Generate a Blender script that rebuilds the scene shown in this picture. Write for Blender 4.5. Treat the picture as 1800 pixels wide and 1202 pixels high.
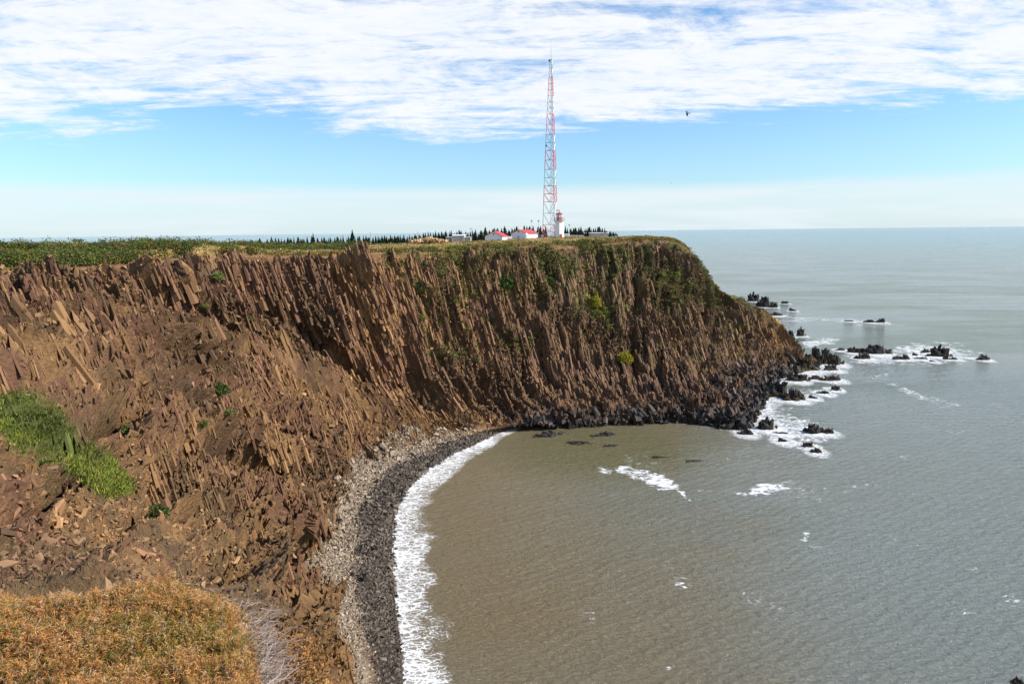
import bpy, bmesh, math, random
import numpy as np
from mathutils import Vector, Matrix
random.seed(7)
RNG = np.random.default_rng(11)
R = math.radians
for o in list(bpy.data.objects): bpy.data.objects.remove(o)
scn = bpy.context.scene
COL = scn.collection

# ------------------------------------------------------------------ camera
PITCH = R(9.23); ROLL = R(0.64); FPX = 1200.0; CZ = 60.0
_fwd = np.array([0, math.cos(PITCH), -math.sin(PITCH)])
_r0 = np.array([1.0, 0, 0]); _u0 = np.cross(_r0, _fwd)
_right = _r0*math.cos(ROLL) - _u0*math.sin(ROLL)
_up = _u0*math.cos(ROLL) + _r0*math.sin(ROLL)
cam_d = bpy.data.cameras.new('camera'); cam = bpy.data.objects.new('camera', cam_d); COL.objects.link(cam)
cam_d.sensor_width = 36; cam_d.lens = 24; cam_d.clip_start = 0.1; cam_d.clip_end = 90000
M = Matrix(((_right[0], _up[0], -_fwd[0], 0), (_right[1], _up[1], -_fwd[1], 0), (_right[2], _up[2], -_fwd[2], CZ), (0, 0, 0, 1)))
cam.matrix_world = M
scn.camera = cam
scn.view_settings.view_transform = 'Standard'; scn.view_settings.look = 'None'
scn.view_settings.exposure = 0.32; scn.view_settings.gamma = 1

# ------------------------------------------------------------------ sun + sky
SUN_EL, SUN_AZ = R(36), R(100)      # azimuth clockwise from +Y (view direction)
sd = np.array([math.cos(SUN_EL)*math.sin(SUN_AZ), math.cos(SUN_EL)*math.cos(SUN_AZ), math.sin(SUN_EL)])
sl = bpy.data.lights.new('sun', 'SUN'); sl.energy = 5.0; sl.angle = R(0.6); sl.color = (1.0, 0.93, 0.82)
so = bpy.data.objects.new('sun', sl); COL.objects.link(so)
so.rotation_euler = Vector(sd).to_track_quat('Z', 'Y').to_euler()

world = bpy.data.worlds.new('World'); scn.world = world; world.use_nodes = True
class NT:
    """small helper for node trees"""
    def __init__(s, nt): s.nt = nt; nt.nodes.clear()
    def n(s, t, **k):
        nd = s.nt.nodes.new(t)
        for a, b in k.items():
            if a.startswith('i_'):
                nm = a[2:]; nm = int(nm) if nm.isdigit() else nm
                s.put(b, nd.inputs[nm])
            else: setattr(nd, a, b)
        return nd
    def put(s, v, sock):
        if isinstance(v, bpy.types.NodeSocket): s.nt.links.new(v, sock)
        else: sock.default_value = v
    def m(s, op, a, b=None, c=None, clamp=False):
        nd = s.nt.nodes.new('ShaderNodeMath'); nd.operation = op; nd.use_clamp = clamp
        for i, v in enumerate((a, b, c)):
            if v is not None: s.put(v, nd.inputs[i])
        return nd.outputs[0]
    def ss(s, x, a, b):                                   # smoothstep a..b
        nd = s.nt.nodes.new('ShaderNodeMapRange'); nd.interpolation_type = 'SMOOTHSTEP'
        s.put(x, nd.inputs['Value']); s.put(a, nd.inputs['From Min']); s.put(b, nd.inputs['From Max'])
        return nd.outputs[0]
    def mix(s, f, a, b, bt='MIX'):
        nd = s.nt.nodes.new('ShaderNodeMix'); nd.data_type = 'RGBA'; nd.blend_type = bt
        s.put(f, nd.inputs[0]); s.put(a, nd.inputs[6]); s.put(b, nd.inputs[7]); return nd.outputs[2]
    def noise(s, vec, scale, detail=4, rough=.5, dist=0.0):
        nd = s.nt.nodes.new('ShaderNodeTexNoise'); s.put(vec, nd.inputs['Vector'])
        nd.inputs['Scale'].default_value = scale; nd.inputs['Detail'].default_value = detail
        nd.inputs['Roughness'].default_value = rough; nd.inputs['Distortion'].default_value = dist
        return nd.outputs[0]
    def mapping(s, vec, loc=(0,0,0), rot=(0,0,0), sc=(1,1,1)):
        nd = s.nt.nodes.new('ShaderNodeMapping'); s.put(vec, nd.inputs[0])
        nd.inputs['Location'].default_value = loc; nd.inputs['Rotation'].default_value = rot; nd.inputs['Scale'].default_value = sc
        return nd.outputs[0]

w = NT(world.node_tree)
sky = w.n('ShaderNodeTexSky', sky_type='NISHITA', sun_disc=False, sun_elevation=SUN_EL, sun_rotation=SUN_AZ,
          altitude=50, air_density=1.0, dust_density=0.6, ozone_density=2.0)
tc = w.n('ShaderNodeTexCoord')
sep = w.n('ShaderNodeSeparateXYZ', i_0=tc.outputs['Generated'])
dx, dy, dz = sep.outputs
zc = w.m('MAXIMUM', dz, 0.012)
inv = w.m('DIVIDE', 1.0, w.m('ADD', zc, 0.10))
cmb = w.n('ShaderNodeCombineXYZ', i_0=w.m('MULTIPLY', dx, inv), i_1=w.m('MULTIPLY', dy, inv), i_2=0.0)
lay = cmb.outputs[0]
skyc = w.mix(1.0, sky.outputs[0], (0.80, 1.09, 1.32, 1), 'MULTIPLY')
skyb = w.n('ShaderNodeVectorMath', operation='SCALE', i_0=skyc); skyb.inputs['Scale'].default_value = 0.115
# elevation of the cloud sheet's ragged edge, a little lower on the left
big = w.noise(w.mapping(lay, (3, 1, 0), (0, 0, R(20)), (.6, .8, 1)), 0.8, 4, .55, .5)
mid = w.noise(w.mapping(lay, (1, 7, 0), (0, 0, R(-30)), (.85, 1.15, 1)), 2.4, 8, .70, .8)
streak = w.noise(w.mapping(lay, (5, 2, 0), (0, 0, R(-24)), (.42, 1.8, 1)), 2.8, 8, .68, 1.0)
fine = w.noise(w.mapping(lay, (0, 0, 2), (0, 0, R(-35)), (1, 1.6, 1)), 9.0, 8, .7, .6)
edge = w.m('ADD', w.m('MULTIPLY', w.m('MAXIMUM', dx, 0.0), -0.055), w.m('MULTIPLY', w.ss(dx, -.62, -.35), .035))
el = w.m('ADD', w.m('SUBTRACT', dz, edge), w.m('MULTIPLY', w.m('SUBTRACT', big, .5), .07))
cov = w.ss(el, 0.045, 0.165)
v = w.m('ADD', w.m('MULTIPLY', big, 0.30), w.m('ADD', w.m('MULTIPLY', mid, 0.42), w.m('ADD', w.m('MULTIPLY', streak, .42), w.m('MULTIPLY', fine, 0.16))))
th = w.m('SUBTRACT', 0.955, w.m('MULTIPLY', cov, 0.365))
th = w.m('ADD', th, w.m('MULTIPLY', w.ss(dz, .33, .60), 0.22))
alpha = w.ss(v, w.m('SUBTRACT', th, 0.105), w.m('ADD', th, 0.095))
# low pale veil above the horizon with a soft upper edge
lown = w.noise(w.mapping(tc.outputs['Generated'], (0, 0, 0), (0, 0, 0), (2.2, 2.2, 26)), 2.0, 5, .55, .2)
veil = w.m('SUBTRACT', 1.0, w.ss(w.m('ADD', dz, w.m('MULTIPLY', w.m('SUBTRACT', lown, 0.5), 0.022)), 0.050, 0.070))
lowb = w.m('MULTIPLY', veil, w.m('ADD', 0.62, w.m('MULTIPLY', w.ss(lown, .42, .68), 0.33)))
hz = w.m('MULTIPLY', w.m('SUBTRACT', 1.0, w.ss(dz, 0.0, 0.20)), 0.30)
ccol = w.mix(w.ss(w.m('ADD', w.m('MULTIPLY', fine, .4), w.m('MULTIPLY', mid, .6)), .36, .60), (0.68, 0.74, 0.82, 1), (0.79, 0.805, 0.83, 1))
c1 = w.mix(hz, skyb.outputs[0], (0.52, 0.69, 0.78, 1))
c2 = w.mix(lowb, c1, (0.66, 0.74, 0.78, 1))
c3 = w.mix(w.m('MULTIPLY', alpha, 0.96), c2, ccol)
bg = w.n('ShaderNodeBackground', i_0=c3, i_1=1.0)
wo = w.n('ShaderNodeOutputWorld', i_0=bg.outputs[0])

# ------------------------------------------------------------------ projection helpers (numpy)
def ray(px, py):
    d = _fwd + (px-900)/FPX*_right + (601-py)/FPX*_up
    return d
def PR(px, py, r):                       # a world point seen at that pixel, horizontal range r
    d = ray(px, py); h = math.hypot(d[0], d[1]); return np.array([d[0]/h*r, d[1]/h*r, CZ + d[2]/h*r])
def PZ(px, py, z=0.0):
    d = ray(px, py); t = (z-CZ)/d[2]; return np.array([d[0]*t, d[1]*t, z])
def proj(P):
    q = P - np.array([0, 0, CZ]); dep = q@_fwd; s = np.where(dep > .05, dep, .05)
    return 900+FPX*(q@_right)/s, 601-FPX*(q@_up)/s, dep

# ------------------------------------------------------------------ noise (numpy)
def _h(ix, iy, iz, seed=0):
    n = (ix.astype(np.int64)*374761393 + iy.astype(np.int64)*668265263 + iz.astype(np.int64)*2147483647 + seed*974711) & 0xffffffff
    n = ((n ^ (n >> 13))*1274126177) & 0xffffffff
    n = ((n ^ (n >> 15))*2246822519) & 0xffffffff
    return ((n ^ (n >> 16)) & 0xffffff)/float(0xffffff)
def vnoise(P, seed=0):                   # value noise in 0..1 for (N,3)
    f = np.floor(P); t = P-f; t = t*t*(3-2*t); i = f.astype(np.int64)
    r = 0
    for a in (0, 1):
        wx = t[:, 0] if a else 1-t[:, 0]
        for b in (0, 1):
            wy = t[:, 1] if b else 1-t[:, 1]
            for c in (0, 1):
                wz = t[:, 2] if c else 1-t[:, 2]
                r = r + wx*wy*wz*_h(i[:, 0]+a, i[:, 1]+b, i[:, 2]+c, seed)
    return r
def fbm(P, scale=1.0, oct=4, seed=0, gain=.5):
    q = P*scale; a = 1.0; s = 0; tot = 0
    for k in range(oct):
        s = s + a*vnoise(q + 13.7*k, seed+k); tot += a; a *= gain; q = q*2.03
    return s/tot
def vor(Q, seed=0, jit=.9):              # 2-D voronoi: cell random, offset to centre, F1, F2
    f = np.floor(Q).astype(np.int64); best = np.full(len(Q), 9e9); sec = best.copy()
    bid = np.zeros(len(Q)); off = np.zeros((len(Q), 2)); z = np.zeros(len(Q), np.int64)
    for a in (-1, 0, 1):
        for b in (-1, 0, 1):
            cx = f[:, 0]+a; cy = f[:, 1]+b
            ox = cx+.5+jit*(_h(cx, cy, z, seed)-.5)-Q[:, 0]; oy = cy+.5+jit*(_h(cx, cy, z+1, seed)-.5)-Q[:, 1]
            d = ox*ox+oy*oy; m = d < best
            sec = np.where(m, best, np.minimum(sec, d)); best = np.where(m, d, best)
            bid = np.where(m, _h(cx, cy, z+2, seed), bid); off[m, 0] = ox[m]; off[m, 1] = oy[m]
    return bid, off, np.sqrt(best), np.sqrt(sec)
def sst(x, a, b):
    t = np.clip((x-a)/(b-a), 0, 1); return t*t*(3-2*t)
def lerp(a, b, t): return a*(1-t[:, None]) + np.asarray(b)*t[:, None]

# ------------------------------------------------------------------ mesh + tag helpers
def tag(o, label=None, cat=None, group=None, kind=None):
    if label: o['label'] = label
    if cat: o['category'] = cat
    if group: o['group'] = group
    if kind: o['kind'] = kind
    return o
def raw_mesh(name, V, F, mat, col=None, smooth=False, extra=None):
    me = bpy.data.meshes.new(name); V = np.asarray(V, np.float32); F = np.asarray(F, np.int32)
    me.vertices.add(len(V)); me.vertices.foreach_set('co', V.ravel())
    k = F.shape[1]; me.loops.add(F.size); me.loops.foreach_set('vertex_index', F.ravel())
    me.polygons.add(len(F)); me.polygons.foreach_set('loop_start', np.arange(len(F), dtype=np.int32)*k)
    me.polygons.foreach_set('use_smooth', np.full(len(F), smooth))
    me.update(calc_edges=True)
    if col is not None:
        a = me.color_attributes.new('Col', 'FLOAT_COLOR', 'POINT')
        c = np.ones((len(V), 4), np.float32); c[:, :3] = col; a.data.foreach_set('color', c.ravel())
    for nm, arr in (extra or {}).items():
        a = me.attributes.new(nm, 'FLOAT', 'POINT'); a.data.foreach_set('value', np.asarray(arr, np.float32))
    me.materials.append(mat)
    return me
def link(name, me, parent=None, loc=None):
    o = bpy.data.objects.new(name, me); COL.objects.link(o)
    if parent: o.parent = parent
    if loc is not None: o.location = loc
    return o
def empty(name, loc, rz=0):
    o = bpy.data.objects.new(name, None); COL.objects.link(o); o.location = tuple(loc); o.rotation_euler = (0, 0, rz); o.empty_display_size = .5
    return o
class MB:                                # collects boxes, bars and prisms into ONE mesh
    def __init__(s): s.bm = bmesh.new()
    def box(s, c, d, rot=None):
        m = Matrix.Translation(c) @ (rot or Matrix()) @ Matrix.Diagonal((d[0], d[1], d[2], 1))
        bmesh.ops.create_cube(s.bm, size=1, matrix=m); return s
    def bar(s, a, b, r, n=5, r2=None):
        a = Vector(a); b = Vector(b); d = b-a
        m = Matrix.Translation((a+b)/2) @ d.to_track_quat('Z', 'Y').to_matrix().to_4x4()
        bmesh.ops.create_cone(s.bm, cap_ends=True, segments=n, radius1=r, radius2=(r if r2 is None else r2), depth=d.length, matrix=m); return s
    def lathe(s, prof, n=24, c=(0, 0, 0), a0=0):
        rings = []
        for rr, z in prof:
            rings.append([s.bm.verts.new((c[0]+rr*math.cos(a0+2*math.pi*i/n), c[1]+rr*math.sin(a0+2*math.pi*i/n), c[2]+z)) for i in range(n)])
        for A, B in zip(rings, rings[1:]):
            for i in range(n): s.bm.faces.new((A[i], A[(i+1) % n], B[(i+1) % n], B[i]))
        s.bm.faces.new(list(reversed(rings[0]))); s.bm.faces.new(rings[-1]); return s
    def poly(s, vs, fs):
        bv = [s.bm.verts.new(v) for v in vs]
        for f in fs: s.bm.faces.new([bv[i] for i in f])
        return s
    def build(s, name, mat, parent=None, loc=None):
        bmesh.ops.recalc_face_normals(s.bm, faces=s.bm.faces)
        me = bpy.data.meshes.new(name); s.bm.to_mesh(me); s.bm.free(); me.materials.append(mat)
        return link(name, me, parent, loc)

# ------------------------------------------------------------------ materials
def mat_vc(name, var=.35, vscale=2.0, rough=.9, bump=.3, bscale=3.0, bdist=.3, spec=.2, transl=0.0):
    m = bpy.data.materials.new(name); m.use_nodes = True; t = NT(m.node_tree)
    g = t.n('ShaderNodeNewGeometry'); at = t.n('ShaderNodeAttribute', attribute_name='Col')
    nz = t.noise(g.outputs['Position'], vscale, 5, .6)
    f = t.m('ADD', 1-var, t.m('MULTIPLY', nz, 2*var))
    sc = t.n('ShaderNodeVectorMath', operation='SCALE', i_0=at.outputs['Color']); t.put(f, sc.inputs['Scale'])
    p = t.n('ShaderNodeBsdfPrincipled', i_Roughness=rough); t.put(sc.outputs[0], p.inputs['Base Color'])
    p.inputs['Specular IOR Level'].default_value = spec
    if bump:
        bn = t.noise(g.outputs['Position'], bscale, 6, .65)
        b = t.n('ShaderNodeBump', i_Strength=bump, i_Distance=bdist, i_Height=bn); t.put(b.outputs[0], p.inputs['Normal'])
    out = p.outputs[0]
    if transl:
        tr = t.n('ShaderNodeBsdfTranslucent'); t.put(sc.outputs[0], tr.inputs[0])
        mx = t.n('ShaderNodeMixShader', i_0=transl, i_1=out, i_2=tr.outputs[0]); out = mx.outputs[0]
    t.n('ShaderNodeOutputMaterial', i_0=out)
    return m
def mat_plain(name, c, rough=.6, var=.12, vscale=3.0, metal=0.0, bump=0.05):
    m = bpy.data.materials.new(name); m.use_nodes = True; t = NT(m.node_tree)
    g = t.n('ShaderNodeNewGeometry'); nz = t.noise(g.outputs['Position'], vscale, 5, .6)
    a = tuple(x*(1-var) for x in c)+(1,); b = tuple(min(1, x*(1+var)) for x in c)+(1,)
    cc = t.mix(nz, a, b)
    p = t.n('ShaderNodeBsdfPrincipled', i_Roughness=rough, i_Metallic=metal); t.put(cc, p.inputs['Base Color'])
    bb = t.n('ShaderNodeBump', i_Strength=bump, i_Height=nz); t.put(bb.outputs[0], p.inputs['Normal'])
    t.n('ShaderNodeOutputMaterial', i_0=p.outputs[0]); return m
M_rock = mat_vc('cliff_rock', .50, 2.4, .92, .85, 2.6, .60, .15)
M_shard = mat_vc('rock_column', .30, 2.5, .85, .35, 4.0, .15, .2)
M_wet = mat_vc('wet_rock', .4, 1.2, .60, .6, 2.5, .3, .28)
M_pebble = mat_vc('pebbles', .3, 2.0, .75, .1, 5.0, .05, .3)
M_leaf = mat_vc('leaves', .3, 1.5, .8, 0, 1, .1, .15, .25)
M_heath = mat_vc('heath', .35, 9.0, .85, 0, 1, .1, .1, .25)
M_twig = mat_vc('dead_twigs', .25, 20.0, .9, 0, 1, .1, .1)
M_red = mat_plain('red_paint', (.52, .045, .06), .5)
M_tred = mat_plain('faded_red_paint', (.62, .075, .12), .5)
M_white = mat_plain('white_paint', (.82, .82, .82), .5, .05)
M_siding = mat_plain('white_siding', (.74, .77, .82), .6, .05)
M_galv = mat_plain('galvanised_steel', (.42, .46, .50), .45, .1, 3, .3)
M_grey = mat_plain('grey_boards', (.42, .42, .42), .8, .2)
M_dark = mat_plain('dark_metal', (.06, .06, .07), .5)
M_wood = mat_plain('weathered_wood', (.30, .27, .23), .85, .25)
M_trunk = mat_plain('bark', (.10, .07, .05), .95, .3)
M_bird = mat_plain('dark_feathers', (.035, .035, .05), .7)
M_conc = mat_plain('concrete', (.50, .49, .46), .85, .12)
def mat_glass():
    m = bpy.data.materials.new('window_glass'); m.use_nodes = True; t = NT(m.node_tree)
    g = t.n('ShaderNodeNewGeometry'); nz = t.noise(g.outputs['Position'], .8, 2)
    p = t.n('ShaderNodeBsdfPrincipled', i_Roughness=.06); t.put(t.mix(nz, (.30, .40, .40, 1), (.42, .50, .50, 1)), p.inputs['Base Color'])
    t.n('ShaderNodeOutputMaterial', i_0=p.outputs[0]); return m
M_glass = mat_glass()

# ------------------------------------------------------------------ terrain: profiles from inland plateau to below the tide
W = lambda x, y, z: np.array([x, y, z], float)
def bb(rim, dxy, d1=7, d2=60, d3=170, z1=.8, z2=1.5, z3=-.5):     # three inland points behind a rim point
    n = np.array(dxy, float); n /= np.linalg.norm(n)
    f = lambda d, z: np.array([rim[0]+n[0]*d, rim[1]+n[1]*d, rim[2]+z])
    return [f(d3, z3), f(d2, z2), f(d1, z1), rim]
ST = []
def S(back, *rest): ST.append(back+list(rest))
S(bb(W(6, -6, 58.2), (0, -1), 5, 30, 120, .2, 1, 2), W(8, 6, 45), W(10, 16, 30), W(12, 26, 15), W(13, 34, 3), W(14, 45, .3), W(22, 60, -5))
S(bb(W(0, 1.2, 58.2), (-.2, -1), 5, 30, 120, .1, 1, 2), W(0, 10, 46), W(-2, 24, 30), W(-6, 40, 15), W(-11, 54, 3), W(-9, 64, .3), W(0, 76, -5))
S(bb(W(-1.8, 3.3, 57.9), (-.4, -1), 4, 30, 120, .2, 1, 2), PR(480, 1215, 17), PR(520, 1180, 40), PR(560, 1160, 66), PZ(612, 1150, 4), PZ(698, 1120, .3), PZ(790, 1120, -5))
S(bb(W(-2.6, 3.8, 57.8), (-.6, -1), 4, 30, 120, .2, 1, 2), PR(420, 1070, 20), PR(480, 1060, 46), PR(520, 1050, 74), PZ(580, 1060, 4), PZ(686, 1020, .3), PZ(770, 1030, -5))
S(bb(W(-4.5, 3.9, 57.7), (-.8, -1), 4, 30, 110, .2, 1, 2), PR(240, 1000, 20), PR(360, 960, 46), PR(470, 960, 82), PZ(560, 980, 4), PZ(684, 950, .3), PZ(750, 960, -5))
S(bb(W(-12, 4, 57.5), (-.5, -1), 5, 30, 100, .2, 1, 2), PR(0, 1000, 25), PR(190, 890, 45), PR(400, 880, 87), PZ(585, 900, 4), PZ(690, 900, .3), PZ(760, 910, -5))
S(bb(W(-42, 14, 57), (-.8, -1), 5, 30, 90, .3, 1, 2), PR(0, 850, 43), PR(225, 800, 76), PR(430, 800, 113), PZ(620, 840, 4), PZ(703, 868, .3), PZ(790, 880, -5))
S(bb(W(-78, 44, 56.5), (-1, -.5), 5, 40, 120, .5, 1, 2), PR(0, 745, 84), PR(230, 720, 101), PR(450, 740, 131), PZ(648, 808, 4), PZ(735, 832, .3), PZ(820, 850, -5))
S(bb(W(-104, 88, 55), (-1, -.1), 6, 50, 140, .8, 2, 2), PR(0, 635, 118), PR(220, 655, 123), PR(470, 700, 151), PZ(690, 792, 4), PZ(765, 812, .3), PZ(850, 830, -5))
S(bb(PR(0, 474, 152), (-1, .25), 7, 55, 150, 1.4, 3.2, 2), PR(60, 550, 141), PR(270, 610, 141), PR(490, 660, 166), PZ(716, 780, 4), PZ(790, 797, .3), PZ(880, 815, -5))
S(bb(PR(200, 466, 161), (-1, .7), 7, 55, 160, 1.6, 2.6, 2), PR(250, 525, 156), PR(375, 600, 162), PR(560, 690, 177), PZ(744, 770, 4), PZ(818, 785, .3), PZ(905, 800, -5))
S(bb(PR(400, 450, 184), (-.6, 1), 7, 55, 170, .9, 1.0, 1), PR(430, 510, 180), PR(500, 590, 182), PR(640, 700, 188), PZ(782, 760, 4), PZ(850, 770, .3), PZ(930, 785, -5))
S(bb(PR(600, 447, 204), (-.2, 1), 7, 60, 190, .7, 1.2, .5), PR(620, 505, 200), PR(660, 580, 198), PR(720, 690, 197), PZ(825, 754, 3.5), PZ(885, 756, .3), PZ(960, 775, -5))
S(bb(PR(760, 441, 235), (-.1, 1), 7, 60, 200, .9, 1.6, 0), PR(765, 505, 228), PR(780, 585, 222), PR(815, 680, 215), PZ(880, 745, 3), PZ(930, 748, .3), PZ(985, 775, -5))
S(bb(PR(900, 434, 262), (0, 1), 8, 55, 180, 1.3, 2.2, 0), PR(905, 500, 252), PR(915, 580, 242), PR(930, 670, 230), PZ(965, 737, 3), PZ(985, 748, .3), PZ(1010, 775, -5))
S(bb(PR(1050, 428, 282), (.1, 1), 8, 50, 150, 1.3, 2.0, -4), PR(1050, 495, 268), PR(1055, 570, 254), PR(1060, 655, 240), PZ(1075, 728, 3), PZ(1080, 744, .3), PZ(1085, 770, -5))
S(bb(PR(1178, 423, 296), (.15, 1), 6, 35, 95, .4, -4, -45), PR(1165, 490, 280), PR(1160, 570, 264), PR(1175, 650, 250), PZ(1195, 722, 3), PZ(1195, 741, .3), PZ(1200, 770, -5))
S(bb(PR(1226, 458, 300), (.1, 1), 5, 25, 70, -1, -16, -52), PR(1225, 520, 288), PR(1225, 590, 270), PR(1240, 660, 252), PZ(1270, 715, 4), PZ(1300, 752, .3), PZ(1320, 785, -5))
S(bb(PR(1262, 508, 304), (.1, 1), 4, 18, 50, -1.5, -14, -40), PR(1270, 560, 293), PR(1270, 610, 280), PR(1290, 655, 268), PZ(1300, 692, 4), PZ(1330, 725, .3), PZ(1350, 750, -5))
S(bb(PR(1308, 525, 312), (.1, 1), 4, 14, 40, -1.5, -13, -36), PR(1325, 560, 303), PR(1325, 600, 295), PR(1335, 630, 288), PZ(1345, 652, 4), PZ(1365, 670, .3), PZ(1385, 695, -5))
S(bb(PR(1358, 566, 320), (.2, 1), 3, 12, 30, -1.5, -10, -26), PR(1364, 590, 314), PR(1370, 610, 309), PR(1378, 625, 305), PZ(1388, 640, 3), PZ(1410, 652, .3), PZ(1430, 670, -5))
S(bb(PR(1396, 628, 318), (.4, 1), 3, 10, 24, -2, -5, -10), PR(1402, 632, 314), PR(1410, 636, 312), PR(1422, 640, 310), PZ(1440, 645, -1), PZ(1470, 652, -3), PZ(1490, 665, -6))
C = np.array([[p for p in s] for s in ST])                  # stations x rows(10) x 3
SEGU = [10, 25, 70, 110, 120, 120, 110, 90, 90, 130, 130, 120, 110, 95, 95, 100, 80, 60, 50, 50, 40]
SEGV = [26, 60, 26, 150, 150, 150, 150, 60, 20]
def samp(n):
    u = np.concatenate([i+np.arange(k)/k for i, k in enumerate(n)]+[[len(n)]]); return u
def crom(A, u, tens=.5):                                    # Catmull-Rom on axis 0
    n = len(A); i = np.clip(np.floor(u).astype(int), 0, n-2); t = (u-i)
    sh = (-1,)+(1,)*(A.ndim-1); t = t.reshape(sh)
    p1 = A[i]; p2 = A[i+1]; p0 = A[np.maximum(i-1, 0)]; p3 = A[np.minimum(i+2, n-1)]
    m1 = (p2-p0)*tens; m2 = (p3-p1)*tens
    return (2*t**3-3*t**2+1)*p1+(t**3-2*t**2+t)*m1+(-2*t**3+3*t**2)*p2+(t**3-t**2)*m2
U = samp(SEGU); V_ = samp(SEGV)
G = crom(C, U)                                              # (nu, rows, 3)
G = np.swapaxes(crom(np.swapaxes(G, 0, 1), V_, .42), 0, 1)  # (nu, nv, 3)
nu, nv = G.shape[:2]
def normals(G):
    a = np.gradient(G, axis=0); b = np.gradient(G, axis=1); n = np.cross(b, a)
    n /= np.linalg.norm(n, axis=2, keepdims=True)+1e-9; n[n[..., 2] < 0] *= -1; return n
N = normals(G)
P = G.reshape(-1, 3).copy(); Nn = N.reshape(-1, 3)
UU = np.repeat(U, nv); VV = np.tile(V_, nu)
# shares of the surface: rock face, scree, beach
VF = VV+1.0*sst(UU, 17.4, 18.4)
face = sst(VF, 3.0, 3.35)*(1-sst(VV, 6.95, 7.15))
px, py, dep = proj(P); rng_ = np.hypot(P[:, 0], P[:, 1])
nearw = 1-sst(rng_, 45, 85)                                  # loose near slope under the viewpoint
head = sst(UU, 15.0, 16.4)                                   # headland
# large relief: gullies and buttresses running down the face
us = np.cumsum(np.concatenate([[0], np.linalg.norm(np.diff(G[:, 5], axis=0), axis=1)]))
US = np.interp(UU, U, us)
_w = (fbm(P, 1/16., 3, 7)-.5)*(1+1.2*sst(UU, 12, 15))
gq = np.stack([US/13.0 - (VV-3)*.42+_w*1.1, (VV-3)*(.30+.35*sst(UU, 12, 15)), np.zeros_like(US)], 1)
g1 = fbm(gq, 1, 3, 5); rid = 1-np.abs(2*g1-1)*1.0
gq2 = np.stack([US/5.0 - (VV-3)*.5+_w*1.8, (VV-3)*.7, np.zeros_like(US)], 1)
g2 = fbm(gq2, 1, 3, 9)
relief = (rid-.72)*(9.5+6.5*(1-sst(UU, 12, 14))) + (g2-.5)*6.5
relief *= 1-.35*sst(UU, 13, 15)*(1-sst(UU, 17, 18.5))
amp = face*sst(rng_, 12, 70)*sst(VF, 2.9, 3.5)*(1-.65*sst(VV, 6.2, 7.0)*(1-head))
_w2 = (fbm(P, 1/5., 3, 17)-.5)
g3 = fbm(np.stack([US/3.4+_w*4+_w2*.9, (VV-3)*.8, US*0], 1), 1, 2, 21); g4 = fbm(np.stack([US/1.25+_w*9+_w2*3, (VV-3)*2.6, US*0], 1), 1, 2, 23)
_l = np.linalg.norm(np.gradient(G, axis=0), axis=2); rat = np.clip((_l/_l[:, 206:207]).ravel(), .12, 1.0)
relief = relief*np.clip(rat*1.7, .4, 1) + (((1-np.abs(2*g3-1))-.7)*4.2 + ((1-np.abs(2*g4-1))-.7)*1.7)*rat**.8
P = P + Nn*(relief*amp)[:, None]
blob = fbm(P, 1/9.0, 4, 31)-.5
P = P + Nn*(blob*5.0*face*sst(rng_, 15, 60))[:, None]
P[:, 2] += (fbm(P, 1/6., 4, 77)-.5)*1.3*(1-face)*sst(rng_, 8, 40)*(VV < 3.2)
P[:, 2] -= 1.15*(1-sst(np.hypot(P[:, 0], P[:, 1]), 5.5, 12))
P[:, 2] += ((fbm(P, 1/11., 3, 78)-.42)*2.6+(fbm(P, 1/34., 2, 79)-.5)*6.0)*(1-sst(VV, 2.3, 2.95))*(1-sst(UU, 10.8, 12.2))*(UU > 7)
# columnar jointing: prisms with broken tops, leaning a little to the left
AX = np.array([-.20, .06, 1.0]); AX /= np.linalg.norm(AX)
def columns(P, Nn, size, k, jump, w_, seed, squeeze=1.0):
    Q = np.stack([P[:, 0]-AX[0]/AX[2]*P[:, 2], (P[:, 1]-AX[1]/AX[2]*P[:, 2])*squeeze], 1)/size
    Q = Q + .25*np.stack([fbm(P, .35/size, 2, seed+3), fbm(P, .35/size, 2, seed+4)], 1)
    bid, off, f1, f2 = vor(Q, seed)
    off = off*size; off[:, 1] /= squeeze
    nz = np.maximum(Nn[:, 2], .42); gr = -Nn[:, :2]/nz[:, None]
    dh = (gr*off).sum(1)*k + (bid-.5)*2*jump
    return P + AX*(dh*w_)[:, None], bid, f2-f1
colm = fbm(P, 1/14., 3, 51)                                 # where columns stand and where rubble lies
colw = face*(.35+.65*sst(colm, .40, .52))*(1-.75*nearw)*(1-.6*head*(1-sst(VV, 3.6, 4.6)))*(1-.35*(1-sst(UU, 7, 9)))
px, py, dep = proj(P); rng_ = np.hypot(P[:, 0], P[:, 1])
near2 = sst(rng_, 20, 90)
P, b1, e1 = columns(P, Nn, 4.2, .45, 1.1, colw*near2, 101)
P, b2, e2 = columns(P, Nn, 1.35, .6, .60, colw*sst(rng_, 15, 60), 202)
P, b3, e3 = columns(P, Nn, .62, .8, .38, face*(.4+.6*colw)*sst(rng_, 10, 50), 303)
rub = fbm(P, 1.1, 4, 61, .62)-.5
rub2 = fbm(P, 4.0, 3, 63, .6)-.5
P = P + Nn*((rub*1.3*(.35+.65*near2)+rub2*.35)*face*sst(rng_, 5, 20))[:, None]
# low boulders at the headland's foot
foot = sst(VV, 6.2, 6.9)*(1-sst(VV, 8.1, 8.6))*sst(UU, 13.2, 14.4)
P, b4, e4 = columns(P, Nn, 3.0, .3, 1.5, foot, 404)
P[:, 2] += foot*(fbm(P, .8, 3, 65)-.5)*1.6
GP = P.reshape(nu, nv, 3)
N2 = normals(GP).reshape(-1, 3)

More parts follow.
